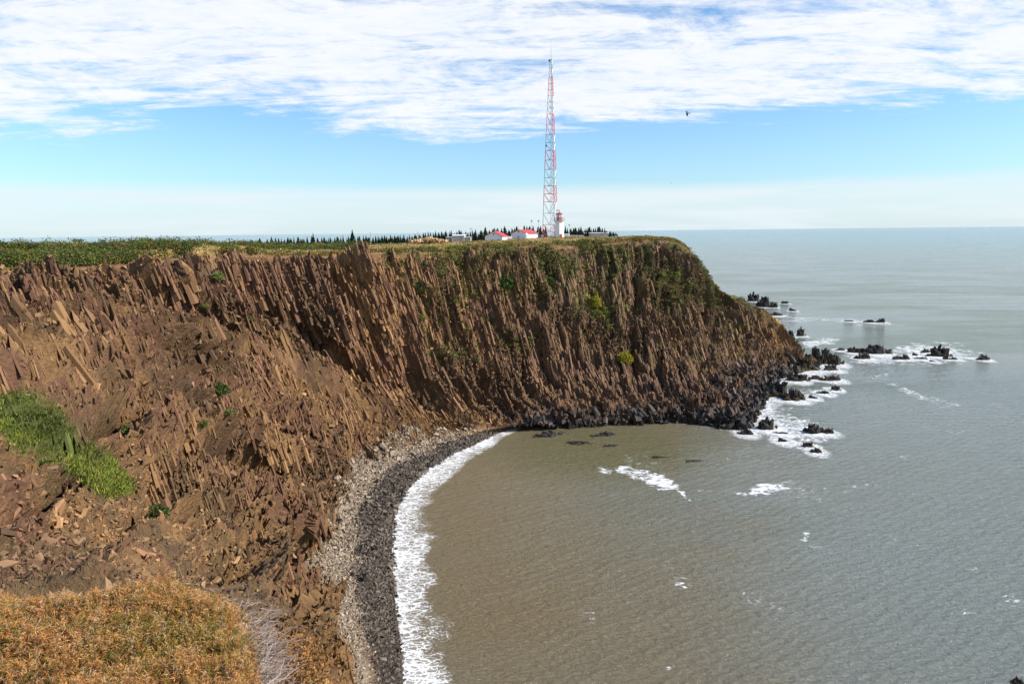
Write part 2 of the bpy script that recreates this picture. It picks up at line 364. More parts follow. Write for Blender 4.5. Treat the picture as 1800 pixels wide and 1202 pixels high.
_r = np.hypot(P[:, 0], P[:, 1]); _a = np.degrees(np.arctan2(P[:, 0], P[:, 1]))
cap = np.minimum(57.0, 60-.475*_r)+np.maximum(0, np.abs(_a+38)-22)*.12+np.maximum(0, _r-19)*1.5
m_ = (P[:, 1] > 0)&(_a < 5)&(P[:, 2] > cap); P[m_, 2] = cap[m_]+(P[m_, 2]-cap[m_])*.06
GP = P.reshape(nu, nv, 3)
# ---- colours of the ground itself
px, py, dep = proj(P)
n1 = fbm(P, 1/22., 4, 81); n2 = fbm(P, 1/4., 4, 83); n3 = fbm(P, 1.3, 3, 85)
tan_ = np.array([.295, .168, .078]); pur = np.array([.205, .108, .066]); gry = np.array([.195, .124, .080]); och = np.array([.33, .19, .085])
col = lerp(np.tile(tan_, (len(P), 1)), pur, np.clip(sst(n1+(b2-.5)*.35, .38, .62), 0, 1))
col = lerp(col, och, .55*sst(n2, .56, .7))
col = lerp(col, gry, .75*sst(UU, 12.0, 16.0))
col = lerp(col, [.115, .072, .040], .75*sst(1-colm+(n3-.5)*.3, .50, .62)*face)      # loose soil between
soil = sst(VV, 2.5, 2.9)*(1-sst(VV, 3.12, 3.5))
col = lerp(col, [.30, .185, .095], soil*(1-head)*.8)
col *= ((.75+.5*b3*.6+.25*n3)*.80)[:, None]
col = lerp(col, [.125, .085, .045], nearw*face*sst(n2+n3*.5, .70, .85)*.7)
col = lerp(col, [.36, .20, .07], .75*np.exp(-(((px-1372)/34)**2+((py-572)/44)**2))*sst(n2+.3*n3, .45, .7)*(UU > 17))
# grass and heath on the plateau
top = 1-sst(VV+(n2-.5)*.5, 2.55, 3.02)
straw = lerp(np.tile(np.array([.42, .29, .12]), (len(P), 1)), [.10, .12, .03], sst(n1*.5+n2*.5, .44, .56))
col = lerp(col, straw, top)
# vegetation creeping down the headland slope
hv = sst(UU, 12.6, 15.0)*(1-.6*sst(UU, 18.2, 19.5))*(1-sst(VV+(n2-.5)*2.2, 3.6, 5.4))*sst(n2*.6+n3*.4, .50, .57)*(VV > 2.5)
col = lerp(col, [.105, .105, .035], .85*hv)
hs = sst(UU, 13.5, 15.5)*sst(n1*.5+n2*.5, .52, .60)*(VV > 4)*(VV < 6.3)
col = lerp(col, [.30, .19, .08], .35*hs)
# pale shingle at the foot of the left cliff, dark beach below it
tide = P[:, 2]
lb = (1-sst(UU, 11.6, 13.0))
sh = sst(VV+(n2-.5)*.5, 6.78, 7.0)*(1-sst(VV+(n2-.5)*.4, 7.28, 7.6))*lb*(1-.5*sst(UU+(n2-.5)*2, 6.5, 9.5)-.4*sst(UU, 10.5, 12))
col = lerp(col, [.30, .235, .17], .8*sh)
bc = np.maximum(sst(VV+(n2-.5)*.4, 7.30, 7.65)*(1-.0*lb), 0)
col = lerp(col, [.060, .048, .045], bc)
wet = (1-sst(tide+(n2-.5)*4.0, 1.2, 4.6))*sst(UU, 12.6, 13.8)
col = lerp(col, [.026, .024, .025], wet)
kelp = (1-sst(tide+(n3-.5)*1.0, .3, 1.1))*sst(UU, 12.6, 13.6)*(n2 > .45)
col = lerp(col, [.075, .05, .012], .8*kelp)
# green patches and bushes (image-plane outlines turned into ground patches)
def patch(pts, soft=18, ns=24):
    m = np.zeros(len(P))
    for (x, y, rx, ry) in pts:
        m = np.maximum(m, 1-sst(np.hypot((px-x)/rx, (py-y)/ry)+(n2-.5)*.8+(n3-.5)*.5, .75, 1.05))
    return m*(dep > 3)
gp = patch([(10, 722, 80, 46), (60, 748, 62, 48), (105, 778, 55, 42), (150, 815, 50, 34), (195, 852, 40, 24), (170, 832, 40, 28)])*(rng_ < 110)
col = lerp(col, [.09, .11, .03], gp)
yp = patch([(1045, 530, 14, 22), (1060, 548, 10, 14), (1098, 628, 14, 14), (25, 945, 3, 2)])
col = lerp(col, [.24, .19, .05], yp*.8)
col = np.clip(col, .004, .8)
idx = np.arange(nu*nv).reshape(nu, nv)
F = np.stack([idx[:-1, :-1], idx[1:, :-1], idx[1:, 1:], idx[:-1, 1:]], -1).reshape(-1, 4)
me = raw_mesh('cliff_terrain', P, F, M_rock, col, smooth=False)
terr = tag(link('cliff_terrain', me), kind='structure')

def hit(x, y, maxr=1e9):                 # first terrain vertex seen at that pixel
    d = (px-x)**2+(py-y)**2; m = (d < 9)&(dep > 3)
    if not m.any(): m = (d < 100)&(dep > 3)
    if not m.any(): i = np.argmin(d+(dep < 3)*1e9); return P[i], i
    k = np.where(m)[0]; i = k[np.argmin(dep[k])]; return P[i], i

# ------------------------------------------------------------------ scattered stones and columns
def prisms(cent, axis, wid, leng, cols, n=5, taper=.85, slant=.5, flat=.6):
    K = len(cent); a = axis/np.linalg.norm(axis, axis=1, keepdims=True)
    t = np.cross(a, RNG.normal(size=(K, 3))); t /= np.linalg.norm(t, axis=1, keepdims=True); b = np.cross(a, t)
    ang = (np.arange(n)/n*2*np.pi)[None]+RNG.uniform(-.25, .25, (K, n)); rad = wid[:, None]*.5*RNG.uniform(.75, 1.2, (K, n))
    ring = t[:, None]*(np.cos(ang)*rad)[..., None]+b[:, None]*(np.sin(ang)*rad*RNG.uniform(flat, 1, (K, 1)))[..., None]
    base = cent[:, None]-a[:, None]*(leng*.5)[:, None, None]
    lo = base+ring
    sl_ = 1+slant*RNG.uniform(-.5, .5, (K, n))*np.minimum(1, (wid/leng))[:, None]*1.6
    hi = base+ring*taper+a[:, None]*(leng[:, None]*sl_)[..., None]
    V = np.concatenate([lo, hi], 1).reshape(-1, 3)
    o = (np.arange(K)*2*n)[:, None, None]; i = np.arange(n); j = (i+1) % n
    q = np.stack([i, j, j+n, i+n], 1)[None]+o
    Fs = [q.reshape(-1, 4)]
    for base_i in (0, n):                # caps as quads (and one degenerate-free fan)
        c = [np.array([base_i+0, base_i+k, base_i+k+1, base_i+k+2]) for k in range(1, n-2, 2)]
        if (n-2) % 2: c.append(np.array([base_i+0, base_i+n-2, base_i+n-1, base_i+n-1]))
        for cc in c:
            if len(set(cc)) == 4: Fs.append((cc[None, None]+o).reshape(-1, 4))
    return V, np.concatenate(Fs), np.repeat(cols, 2*n, 0)
def pick(wt, K):
    c = np.cumsum(wt); return np.searchsorted(c, RNG.uniform(0, c[-1], K))
_ga = np.gradient(G, axis=0); _gb = np.gradient(G, axis=1); _cr = np.cross(_ga, _gb).reshape(-1, 3); _vw = P-np.array([0, 0, CZ])
scr = np.abs((_cr*_vw).sum(1))/(np.linalg.norm(_vw, axis=1)**3+1); scr = np.minimum(scr, np.quantile(scr, .995))
vis = scr*((dep > 8)&(px > -150)&(px < 1950)&(py > 300)&(py < 1300))
# standing columns
k = pick(vis*face*(sst(colm+(b1-.5)*.10, .40, .55)+.10+.30*(1-sst(UU, 11, 13)))*(rng_ > 50)*(1-.5*head)*(VV < 6.6)*(VV > 3.2)*(1-.7*head*(VV < 3.9)), 30000)
sc_ = np.clip(rng_[k]/170, .40, 1.2)
wd = np.minimum(RNG.lognormal(-.92, .42, len(k)), 1.5)*sc_*1.15; ln = wd*RNG.uniform(3.0, 9.0, len(k))
lw = sst(UU[k], 8.5, 12.5)
tdn = AX*1.0-Nn[k]*(Nn[k]@AX)[:, None]*(.10+.33*lw)[:, None]
tl = -_gb.reshape(-1, 3)[k]; tl /= np.linalg.norm(tl, axis=1, keepdims=True)+1e-9; tw = (.04+.30*lw)[:, None]
ax = (1-tw)*tdn/np.linalg.norm(tdn, axis=1, keepdims=True)+tw*tl
ax = ax+.10*(np.stack([fbm(P[k], 1/5., 2, 301+q) for q in range(3)], 1)-.5)*2+RNG.normal(size=(len(k), 3))*.025
ln = np.minimum(ln, 4.6+2.9*lw)*np.clip((VV[k]-3.1)*1.6, .25, 1)
cc = np.clip(col[k]*RNG.uniform(.70, 1.28, (len(k), 1)), 0, .6)
V, F, CC = prisms(P[k]-Nn[k]*(wd*.30)[:, None]-ax*(ln*.20*(1-lw))[:, None], ax, wd, ln, cc, 5, .85, .7, .82)
o = link('basalt_columns', raw_mesh('basalt_columns', V, F, M_shard, CC)); tag(o, 'brown and purple broken basalt columns standing out of the cliff face', 'rock columns', kind='stuff')
# big purple slabs in clusters on the left face
cl_ = fbm(P, 1/7., 2, 411)
k = pick(vis*face*sst(cl_, .50, .60)*(rng_ > 85)*(UU > 6)*(UU < 12.5)*(VV > 3.35)*(VV < 6.3), 900)
wd = RNG.uniform(.9, 2.0, len(k))*np.clip(rng_[k]/160, .5, 1.1); ln = wd*RNG.uniform(2.4, 4.6, len(k))
tl = -_gb.reshape(-1, 3)[k]; tl /= np.linalg.norm(tl, axis=1, keepdims=True)+1e-9
ax = .80*(AX-Nn[k]*(Nn[k]@AX)[:, None]*.20)+.20*tl+RNG.normal(size=(len(k), 3))*.05
cc = np.clip(col[k]*RNG.uniform(.75, 1.2, (len(k), 1)), 0, .6)
V, F, CC = prisms(P[k]-Nn[k]*(wd*.30)[:, None]-ax*(ln*.12)[:, None], ax, wd, ln, cc, 5, .86, 1.0, .75)
o = link('basalt_slabs', raw_mesh('basalt_slabs', V, F, M_shard, CC)); tag(o, 'large upright purple brown slabs clustered on the left cliff face', 'rock slabs', kind='stuff')
# loose rubble on the scree
k = pick(vis*face*(.22+sst(1-colm, .46, .6)+1.1*nearw), 46000)
sc_ = np.clip(rng_[k]/170, .12, 1.2)
wd = RNG.lognormal(-1.35, .6, len(k))*sc_*1.2*(1+.7*nearw[k]); wd = np.minimum(wd, np.where(nearw[k] > .3, .36, .8)); ln = wd*RNG.uniform(.5, 1.8, len(k))
cc = np.clip(col[k]*RNG.uniform(.6, 1.9, (len(k), 1)), 0, .6)
V, F, CC = prisms(P[k]+Nn[k]*(wd*.1)[:, None], RNG.normal(size=(len(k), 3)), wd, ln, cc, 5, .75, .8)
o = link('scree_rubble', raw_mesh('scree_rubble', V, F, M_shard, CC)); tag(o, 'loose angular brown rubble lying on the scree slopes of the cliff', 'rubble', kind='stuff')
# pale shingle and dark beach stones
k = pick(vis*sh*(VV > 6.3), 13000)
wd = RNG.lognormal(-1.15, .4, len(k))*np.clip(rng_[k]/120, .5, 1.5); ln = wd*RNG.uniform(.5, 1.2, len(k))
cc = np.array([.285, .225, .165])*RNG.uniform(.55, 1.45, (len(k), 1))
V, F, CC = prisms(P[k]+Nn[k]*(wd*.15)[:, None], RNG.normal(size=(len(k), 3)), wd, ln, cc, 5, .7, .8)
o = link('pale_shingle', raw_mesh('pale_shingle', V, F, M_pebble, CC)); tag(o, 'pale grey and tan shingle along the foot of the cliff above the dark beach', 'shingle', kind='stuff')
k = pick(vis*(bc > .5)*lb*(P[:, 2] > -.4)*(P[:, 2] < 4), 30000)
wd = RNG.lognormal(-1.3, .42, len(k))*np.clip(rng_[k]/110, .6, 1.5); ln = wd*RNG.uniform(.5, 1.1, len(k))
cc = np.array([.080, .064, .050])*RNG.uniform(.3, 2.4, (len(k), 1))
V, F, CC = prisms(P[k]+Nn[k]*(wd*.12)[:, None], RNG.normal(size=(len(k), 3)), wd, ln, cc, 5, .7, .8)
o = link('dark_beach_stones', raw_mesh('dark_beach_stones', V, F, M_pebble, CC)); tag(o, 'dark grey pebbles and cobbles of the narrow beach beside the surf', 'pebbles', kind='stuff')
# black tidal boulders along the headland foot
k = pick(vis*sst(UU, 12.7, 13.6)*(P[:, 2] > -.8)*(P[:, 2] < 4.3+2.5*sst(UU, 17, 18))*(VV > 5.2)*(1+1.5*sst(UU, 16, 17.5)), 4400)
wd = np.minimum(RNG.lognormal(-.05, .42, len(k)), 2.8)*(1+.2*sst(UU[k], 16, 17.5)); ln = wd*RNG.uniform(.6, 1.5, len(k))
cc = np.array([.025, .0205, .0185])*RNG.uniform(.5, 2.0, (len(k), 1)); br = RNG.uniform(size=len(k)) < np.clip((P[k, 2]-.8)/4.5, 0, .75)
cc[br] = np.array([.105, .072, .055])*RNG.uniform(.6, 1.3, (br.sum(), 1))
ax = AX+RNG.normal(size=(len(k), 3))*.5
V, F, CC = prisms(P[k], ax, wd, ln, cc, 6, .7, .9)
o = link('tidal_boulders', raw_mesh('tidal_boulders', V, F, M_wet, CC)); tag(o, 'jumbled black wet boulders heaped along the foot of the headland', 'boulders', kind='stuff')

# ------------------------------------------------------------------ rocks in the sea
def rock_mesh(name, seed):
    """a craggy outcrop of broken basalt blocks, about 2 x 2 x 1 across"""
    global RNG
    keep = RNG; RNG = np.random.default_rng(seed); K = 46
    a = RNG.uniform(0, 6.283, K); rr = np.sqrt(RNG.uniform(0, 1, K))*.86
    c = np.stack([np.cos(a)*rr, np.sin(a)*rr, np.zeros(K)], 1)
    pk = RNG.uniform(-.45, .45, (3, 2)); hh = np.zeros(K)
    for (u_, v_) in pk: hh = np.maximum(hh, RNG.uniform(.55, 1.0)*np.exp(-((c[:, 0]-u_)**2+(c[:, 1]-v_)**2)/.16))
    hh = np.maximum(hh, .16)*RNG.uniform(.7, 1.15, K)
    wd = RNG.uniform(.30, .62, K); ln = hh+.35; c[:, 2] = (hh-.35)/2
    ax = np.stack([RNG.normal(size=K)*.28-.18, RNG.normal(size=K)*.28, np.ones(K)], 1)
    cc = np.array([.022, .019, .018])*RNG.uniform(.6, 1.9, (K, 1)); sel = RNG.uniform(size=K) < .16; cc[sel] = np.array([.060, .046, .036])
    low = hh < .24; cc[low & (RNG.uniform(size=K) < .45)] = (.055, .038, .012)
    V, F, CC = prisms(c, ax, wd, ln, cc, 6, .55, .5); RNG = keep
    V = V+(vnoise(V*5+seed, seed)[:, None]-.5)*.08
    return raw_mesh(name, V, F, M_wet, CC)
RM = [rock_mesh('sea_rock', 20+i) for i in range(7)]
ROCKS = [
 (1326,530,24,14,'rounded black stack right behind the headland shoulder, upper end of its row'),(1347,540,30,22,'bulky black stack behind the headland, second in its row'),(1362,541,14,11,'small black rock at the lower end of the row behind the headland'),
 (1381,534,14,5,'low black skerry farthest beyond the headland row'),(1366,555,27,8,'flat black ledge in foam below the row behind the headland'),(1394,547,14,5,'thin dark skerry in foam right of the flat ledge'),
 (1390,592,15,15,'square black block standing close against the orange headland nose'),(1409,591,17,14,'pointed black rock just right of the square block'),
 (1531,567,23,6,'low dark skerry lying alone far out, left of a pair'),(1551,567,14,9,'knobbly dark skerry lying far out, right of a pair'),(1494,565,18,2.5,'barely exposed dark reef left of the far pair'),
 (1443,640,40,31,'large jagged rock with a tan cap beyond the headland toe'),(1468,641,34,21,'broad black rock leaning on the tan capped one'),(1478,616,19,6,'thin brown ledge above the broad black rock'),
 (1503,620,28,9,'low dark ramp of rock with spray over it'),(1543,622,56,19,'long peaked black reef in the white surf'),(1520,631,28,13,'small black rock in foam below the long peaked reef'),
 (1577,632,16,7,'little brown rock between the long reef and the hump'),(1594,632,20,12,'dark hump of rock right of the little brown one'),(1610,625,11,5,'tiny rock before the outer cluster'),
 (1629,620,20,9,'flat topped rock at the left of the outer cluster'),(1656,627,37,18,'largest black rock of the outer cluster in white water'),(1633,626,12,5,'small stone below the flat topped outer rock'),
 (1621,631,25,4,'row of barely showing stones below the outer cluster'),(1665,632,11,8,'dark knob under the largest outer rock'),(1678,632,15,6,'low dark rock right of the knob in the outer cluster'),
 (1640,636,12,3,'sliver of rock lowest in the outer cluster'),(1732,633,22,13,'lone rounded black rock farthest out to the right'),
 (1402,670,42,14,'long knobbly weed covered ledge nearest the headland channel'),(1435,667,28,9,'middle weed covered ledge in the channel'),(1463,669,40,11,'outer weed covered ledge tapering to the right'),
 (1367,698,52,26,'big black craggy rock in foam under the headland'),(1401,704,38,23,'steep twin topped black rock right of the big craggy one'),(1430,700,17,5,'small stone trailing right of the twin topped rock'),
 (1449,692,22,7,'flat dark rock under the small oval one'),(1470,686,18,8,'small oval dark rock with a line of foam'),
 (1434,762,36,21,'pointed black rock of the near pair in the bay mouth'),(1456,762,27,12,'brown weedy rock joined to the pointed one'),
 (1423,786,21,10,'low brown rock, upper of two nearest the open bay'),(1438,796,21,12,'low brown rock, lowest of two nearest the open bay'),(1378,777,21,7,'flat brown weedy slab in the foam off the point'),
 (1313,764,27,13,'round dark boulder just off the tip of the black point'),(1350,755,40,20,'long black rock ending the low black point'),(1318,744,28,20,'black crag on the low point'),
 (1374,762,28,4,'wave washed sliver of rock off the black point'),(1464,651,27,11,'black rock at the outer end of the headland shelf'),
 (1415,652,60,22,'wide black shelf of rock running out from the headland'),(1385,640,46,26,'black crag at the foot of the orange headland nose'),
 (1062,767,46,10,'dark rock with brown weed alone in the brown cove water'),(1015,781,46,6,'low weed covered reef in the cove beneath the cliff'),
 (965,768,60,14,'brown weedy reef at the inner end of the cove'),(1125,748,20,12,'small black rock at the cliff foot in the cove'),(1076,785,30,4,'weed covered sliver at the outer edge of the cove reef'),
 (1220,811,30,4,'dark awash rock showing in the open cove'),(1165,806,40,2.5,'faint dark reef just breaking the cove surface'),(1793,1203,22,14,'dark reddish rock in the lowest right corner of the bay'),
 (1280,735,50,30,'tall black crag at the root of the low point'),(1240,742,30,16,'black block under the cliff left of the point'),
]
rockpts = []
for i, (x, y, ww, hh, lab) in enumerate(ROCKS):
    p = PZ(x, y, 0); q = p-np.array([0, 0, CZ]); d = q@_fwd
    if i in (11, 12, 31, 32, 46, 47): ww *= 1.2; hh *= 1.2
    wm = ww*d/FPX; hm = hh*d/FPX
    sh_ = math.sin(math.atan2(CZ, math.hypot(p[0], p[1])))
    depth = min(wm*.6, max(hm*1.0, wm*.28)); hm = max(hm-depth*sh_*.7, hm*.45)
    o = link('sea_rock', RM[i % 7]); a = random.uniform(-.35, .35)
    o.location = (p[0], p[1]+depth*.5, -.05*hm); o.scale = (wm*.58, depth*.66, hm*1.22); o.rotation_euler = (0, 0, a)
    tag(o, lab, 'rock', 'black rocks in the sea'); rockpts.append((p[0], p[1]+depth*.3, wm*.5, i))

# ------------------------------------------------------------------ sea
def axis_az():
    a = np.concatenate([np.linspace(-180, -52, 60)[:-1], np.linspace(-52, 46, 1100), np.linspace(46, 180, 60)[1:-1]]); return np.radians(a)
AZ = axis_az()
de = np.concatenate([np.linspace(75, 38, 40)[:-1], np.linspace(38, .9, 1000)[:-1], np.linspace(.9, .08, 60)])
RR = CZ/np.tan(np.radians(de))
X = np.sin(AZ)[:, None]*RR[None]; Y = np.cos(AZ)[:, None]*RR[None]
WP = np.stack([X.ravel(), Y.ravel(), np.zeros(X.size)], 1); rw = np.hypot(WP[:, 0], WP[:, 1])
# shoreline polyline from the terrain (z = .3 row) and signed offset to it
shore = G[:, int(sum(SEGV[:8]))]  # row 8
def dist_poly(Q, L):
    best = np.full(len(Q), 1e9); side = np.zeros(len(Q)); arc = np.zeros(len(Q)); s = 0
    for a, b in zip(L[:-1], L[1:]):
        d = b-a; l2 = (d@d)+1e-9; t = np.clip(((Q-a)@d)/l2, 0, 1); c = a+t[:, None]*d; dd = np.hypot(*(Q-c).T)
        m = dd < best; best[m] = dd[m]; arc[m] = s+t[m]*math.sqrt(l2)
        side[m] = np.sign(d[0]*(Q[m, 1]-a[1])-d[1]*(Q[m, 0]-a[0])); s += math.sqrt(l2)
    return best, side, arc
near = rw < 700
shl = shore[::14, :2]; Ush = U[::14]; bi = (Ush > .5)&(Ush < 20)
D = np.full(len(WP), 400.); ARC = np.zeros(len(WP)); SD = np.ones(len(WP))
sub = np.where(near)[0]
d_, s_, a_ = dist_poly(WP[sub, :2], shl[bi]); D[sub] = np.maximum(0, d_); ARC[sub] = a_; SD[sub] = s_
arcU = np.concatenate([[0], np.cumsum(np.linalg.norm(np.diff(shl[bi], axis=0), axis=1))])
UA = np.interp(ARC, arcU, Ush[bi])                          # station number of the nearest shore point
wpx, wpy, wdep = proj(WP)
foam = np.zeros(len(WP)); lace = np.zeros(len(WP))
wn = np.zeros(len(WP)); wn[sub] = fbm(WP[sub], 1/7., 4, 91); wn2 = np.zeros(len(WP)); wn2[sub] = fbm(WP[sub], 1/2., 3, 93)
beachU = sst(UA, .5, 1.2)*(1-sst(UA, 12.0, 13.3))
bwid = (8.2-2.4*sst(UA, 6, 12)-3*sst(UA, 10, 13))*(.75+.6*wn)
surf = (1-sst(D, bwid*.75, bwid*1.25))*beachU
foam = np.maximum(foam, surf*(.76-.36*sst(D, 0, bwid)+.42*(wn-.5)+.3*(wn2-.5)))
hl = sst(UA, 15.8, 17.2)
foam = np.maximum(foam, hl*(1-sst(D, 1, 14*(.4+wn)))*(.52+.7*(wn2-.5)))
foam = np.maximum(foam, (1-hl)*sst(UA, 12.5, 13)*(1-sst(D, 0, 3.0*(.4+wn)))*.25)
for (rx, ry, rwid, i) in rockpts:
    if i in (48, 49, 50, 51, 52, 53, 54, 55): continue
    k = sub[(np.abs(WP[sub, 0]-rx) < rwid*3+22)&(np.abs(WP[sub, 1]-ry) < 45)]
    dd = np.hypot(WP[k, 0]-rx, (WP[k, 1]-ry)*.7)
    foam[k] = np.maximum(foam[k], .70*(1-sst(dd, rwid*.6, rwid*1.15+1.5+6*wn[k])))
drift = np.zeros(len(WP))
def fpatch(x, y, rx, ry, a=0, s=.9, k=1.2):
    if s > .7: rx *= 1.35; ry *= 1.5
    ca, sa = math.cos(R(a)), math.sin(R(a)); u = (wpx-x)*ca+(wpy-y)*sa; v = -(wpx-x)*sa+(wpy-y)*ca
    q = np.hypot(u/rx, v/ry)+(wn-.5)*k+(wn2-.5)*k*.6
    drift[:] = np.maximum(drift, s*(1-sst(q, .25, 1.15))*(wdep > 5)*(rw < 700))
for a in [(1060,824,22,7,15,.75),(1110,832,34,8,15,.85),(1165,848,34,10,22,1.0),(1200,868,26,6,38,.9),(1348,857,42,9,-12,.95),(1300,866,30,4,5,.7),(1232,862,16,5,0,.7),
          (1420,862,60,14,-10,.45),(1440,876,16,12,30,.6),(1415,945,10,14,20,.75),(1435,962,26,5,15,.6),(1500,860,60,12,-10,.4),(1180,992,30,10,10,.4),(1200,1022,22,12,20,.55),
          (1325,1050,30,22,30,.5),(1365,1070,40,12,20,.4),(1030,1085,30,20,30,.4),(1780,1055,22,22,30,.6),(1720,1000,60,10,10,.45),(1175,1170,12,12,0,.55),(1330,720,60,34,10,.6),(1380,748,60,26,20,.75),
          (1345,755,70,22,0,.5),(1480,650,50,14,0,.55),(1600,690,70,8,22,.6),(1650,702,60,6,15,.5),(1740,712,80,6,8,.4),(1550,660,40,8,-20,.5),(1640,622,75,15,3,.8),(1540,632,70,9,2,.75),(1440,601,36,6,-8,.8),
          (1400,560,36,12,0,.6),(1460,562,110,7,2,.55),(1540,571,50,5,0,.6),(1320,500,60,6,4,.5),(1290,506,40,4,0,.5),(1420,690,50,10,10,.5),(1130,812,60,20,10,.4),(1390,775,40,14,20,.6),(1300,730,24,20,0,.6),(1350,678,36,10,0,.6),
          (1590,950,70,9,14,.33),(1700,1075,40,9,10,.4),(1560,800,90,12,8,.28),(1680,760,90,8,10,.28)]: fpatch(*a)
# water colour: silt brown in the cove, grey green outside
silt = (1-sst(D, 12, 95))*sst(UA, 0, 2)*(1-sst(UA, 15.5, 18))
silt = np.maximum(silt, (1-sst(np.hypot((wpx-950)/620, (wpy-1150)/420)+(wn-.5)*.5, .3, 1.15))*(wdep > 5)*.8)
green = (1-sst(np.hypot((wpx-1060)/260, (wpy-790)/70), .3, 1.1))*(wdep > 5)*near
wc = lerp(np.tile(np.array([.245, .272, .240]), (len(WP), 1)), [.250, .198, .118], np.clip(silt+(wn-.5)*.2, 0, 1)*(near))
wq = fbm(WP*np.array([.6, 1.3, 1]), 1/55., 3, 97)
wc = lerp(wc, [.150, .180, .125], .75*(1-np.clip(silt*1.2, 0, 1))*sst(wq, .46, .62)*(1-sst(rw, 600, 1500)))
wc = lerp(wc, [.30, .33, .31], .5*(1-np.clip(silt, 0, 1))*sst(1-wq, .50, .64)*(1-sst(rw, 600, 1500)))  # pale wind patches: silvery sheen painted into the water colour
wc = lerp(wc, [.125, .125, .045], .6*green)
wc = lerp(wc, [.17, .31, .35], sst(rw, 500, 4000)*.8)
amp_ = 1-sst(rw, 250, 420)
def wave(dirdeg, L, A, seed):
    k = np.array([math.cos(R(dirdeg)), math.sin(R(dirdeg))]); ph = (WP[sub, :2]@k)*2*math.pi/L+fbm(WP[sub], 1/(L*4.5), 2, seed)*9
    return A*(1-np.abs(np.sin(ph*.5)))*1.6-A*.6
calm = sst(D[sub], 1, 25)
hz_ = (wave(112, 8, .09, 1)+wave(84, 3.6, .07, 2)+wave(122, 2.0, .06, 3)+wave(100, 1.2, .045, 4)+(fbm(WP[sub], .9, 3, 95)-.5)*.20)*amp_[sub]*(.25+.75*calm)
lift = (1-sst(D[sub], 0, 6))*beachU[sub]*.10
WP[sub, 2] = hz_+lift*1.0
n_a, n_r = X.shape; idw = np.arange(n_a*n_r).reshape(n_a, n_r)
F = np.stack([idw[:-1, :-1], idw[:-1, 1:], idw[1:, 1:], idw[1:, :-1]], -1).reshape(-1, 4)
def mat_sea():
    m = bpy.data.materials.new('sea_water'); m.use_nodes = True; t = NT(m.node_tree)
    g = t.n('ShaderNodeNewGeometry'); pos = g.outputs['Position']
    c = t.n('ShaderNodeAttribute', attribute_name='Col'); fo = t.n('ShaderNodeAttribute', attribute_name='foam')
    fa = t.n('ShaderNodeAttribute', attribute_name='far')
    far = fa.outputs['Fac']; foamv = fo.outputs['Fac']
    # ripples
    w1 = t.noise(t.mapping(pos, rot=(0, 0, R(-12)), sc=(.42, 1.2, 1)), 1.9, 7, .70, .5)
    w2 = t.noise(t.mapping(pos, rot=(0, 0, R(20)), sc=(.5, 1.2, 1)), 2.2, 4, .6, .2)
    w3 = t.noise(t.mapping(pos, rot=(0, 0, R(-8)), sc=(.22, 1.0, 1)), .05, 5, .6, .4)
    h = t.m('ADD', t.m('MULTIPLY', w1, .42), t.m('ADD', t.m('MULTIPLY', w2, .22), t.m('MULTIPLY', w3, t.m('MULTIPLY', far, 7.0))))
    b = t.n('ShaderNodeBump', i_Strength=1.0, i_Distance=2.2, i_Height=h)
    # lacy foam
    dn = t.n('ShaderNodeTexNoise'); t.put(pos, dn.inputs['Vector']); dn.inputs['Scale'].default_value = .9; dn.inputs['Detail'].default_value = 4
    off = t.n('ShaderNodeVectorMath', operation='SCALE', i_0=dn.outputs['Color']); off.inputs['Scale'].default_value = 1.6
    ad = t.n('ShaderNodeVectorMath', operation='ADD', i_0=t.mapping(pos, rot=(0, 0, R(8)), sc=(.75, 1.5, 1)), i_1=off.outputs[0])
    vo = t.n('ShaderNodeTexVoronoi', feature='DISTANCE_TO_EDGE', i_Scale=1.05); t.put(ad.outputs[0], vo.inputs['Vector'])
    vo2 = t.n('ShaderNodeTexVoronoi', feature='DISTANCE_TO_EDGE', i_Scale=.42); t.put(ad.outputs[0], vo2.inputs['Vector'])
    ed = t.m('MINIMUM', t.m('MULTIPLY', vo.outputs[0], 1.0), t.m('MULTIPLY', vo2.outputs[0], 1.1))
    fn = t.noise(pos, 2.6, 5, .65)
    thr = t.m('ADD', t.m('SUBTRACT', t.m('MULTIPLY', foamv, 1.0), .28), t.m('MULTIPLY', t.m('SUBTRACT', fn, .5), .6))
    lacew = t.m('MULTIPLY', t.m('MAXIMUM', thr, 0.0), .235)
    f1 = t.m('SUBTRACT', 1.0, t.ss(ed, t.m('MULTIPLY', lacew, .55), t.m('ADD', t.m('MULTIPLY', lacew, 1.2), .004)))
    f2 = t.ss(thr, .0, .12)
    solid = t.ss(t.m('ADD', foamv, t.m('MULTIPLY', t.m('SUBTRACT', fn, .5), .7)), .80, 1.12)
    milk = t.m('MULTIPLY', t.ss(t.m('ADD', foamv, t.m('MULTIPLY', t.m('SUBTRACT', fn, .5), .5)), .25, 1.0), .33)
    ff = t.m('MAXIMUM', t.m('MULTIPLY', t.m('MULTIPLY', f1, f2), .92), t.m('MAXIMUM', milk, t.m('MULTIPLY', solid, .95)), clamp=True)
    dr = t.n('ShaderNodeAttribute', attribute_name='drift').outputs['Fac']
    dn1 = t.noise(t.mapping(pos, rot=(0, 0, R(-18)), sc=(.55, 1.3, 1)), .75, 8, .72, 1.2)
    dt = t.m('SUBTRACT', .675, t.m('MULTIPLY', dr, .27))
    dff = t.m('MULTIPLY', t.ss(dn1, dt, t.m('ADD', dt, .07)), t.m('MULTIPLY', t.ss(dr, .03, .25), .9))
    ff = t.m('MAXIMUM', ff, dff, clamp=True)
    # scattered whitecaps far out, with glitter lines painted in foam white
    wcp = t.ss(t.noise(t.mapping(pos, rot=(0, 0, R(-6)), sc=(.03, .12, 1)), 1.0, 6, .75), .70, .76)
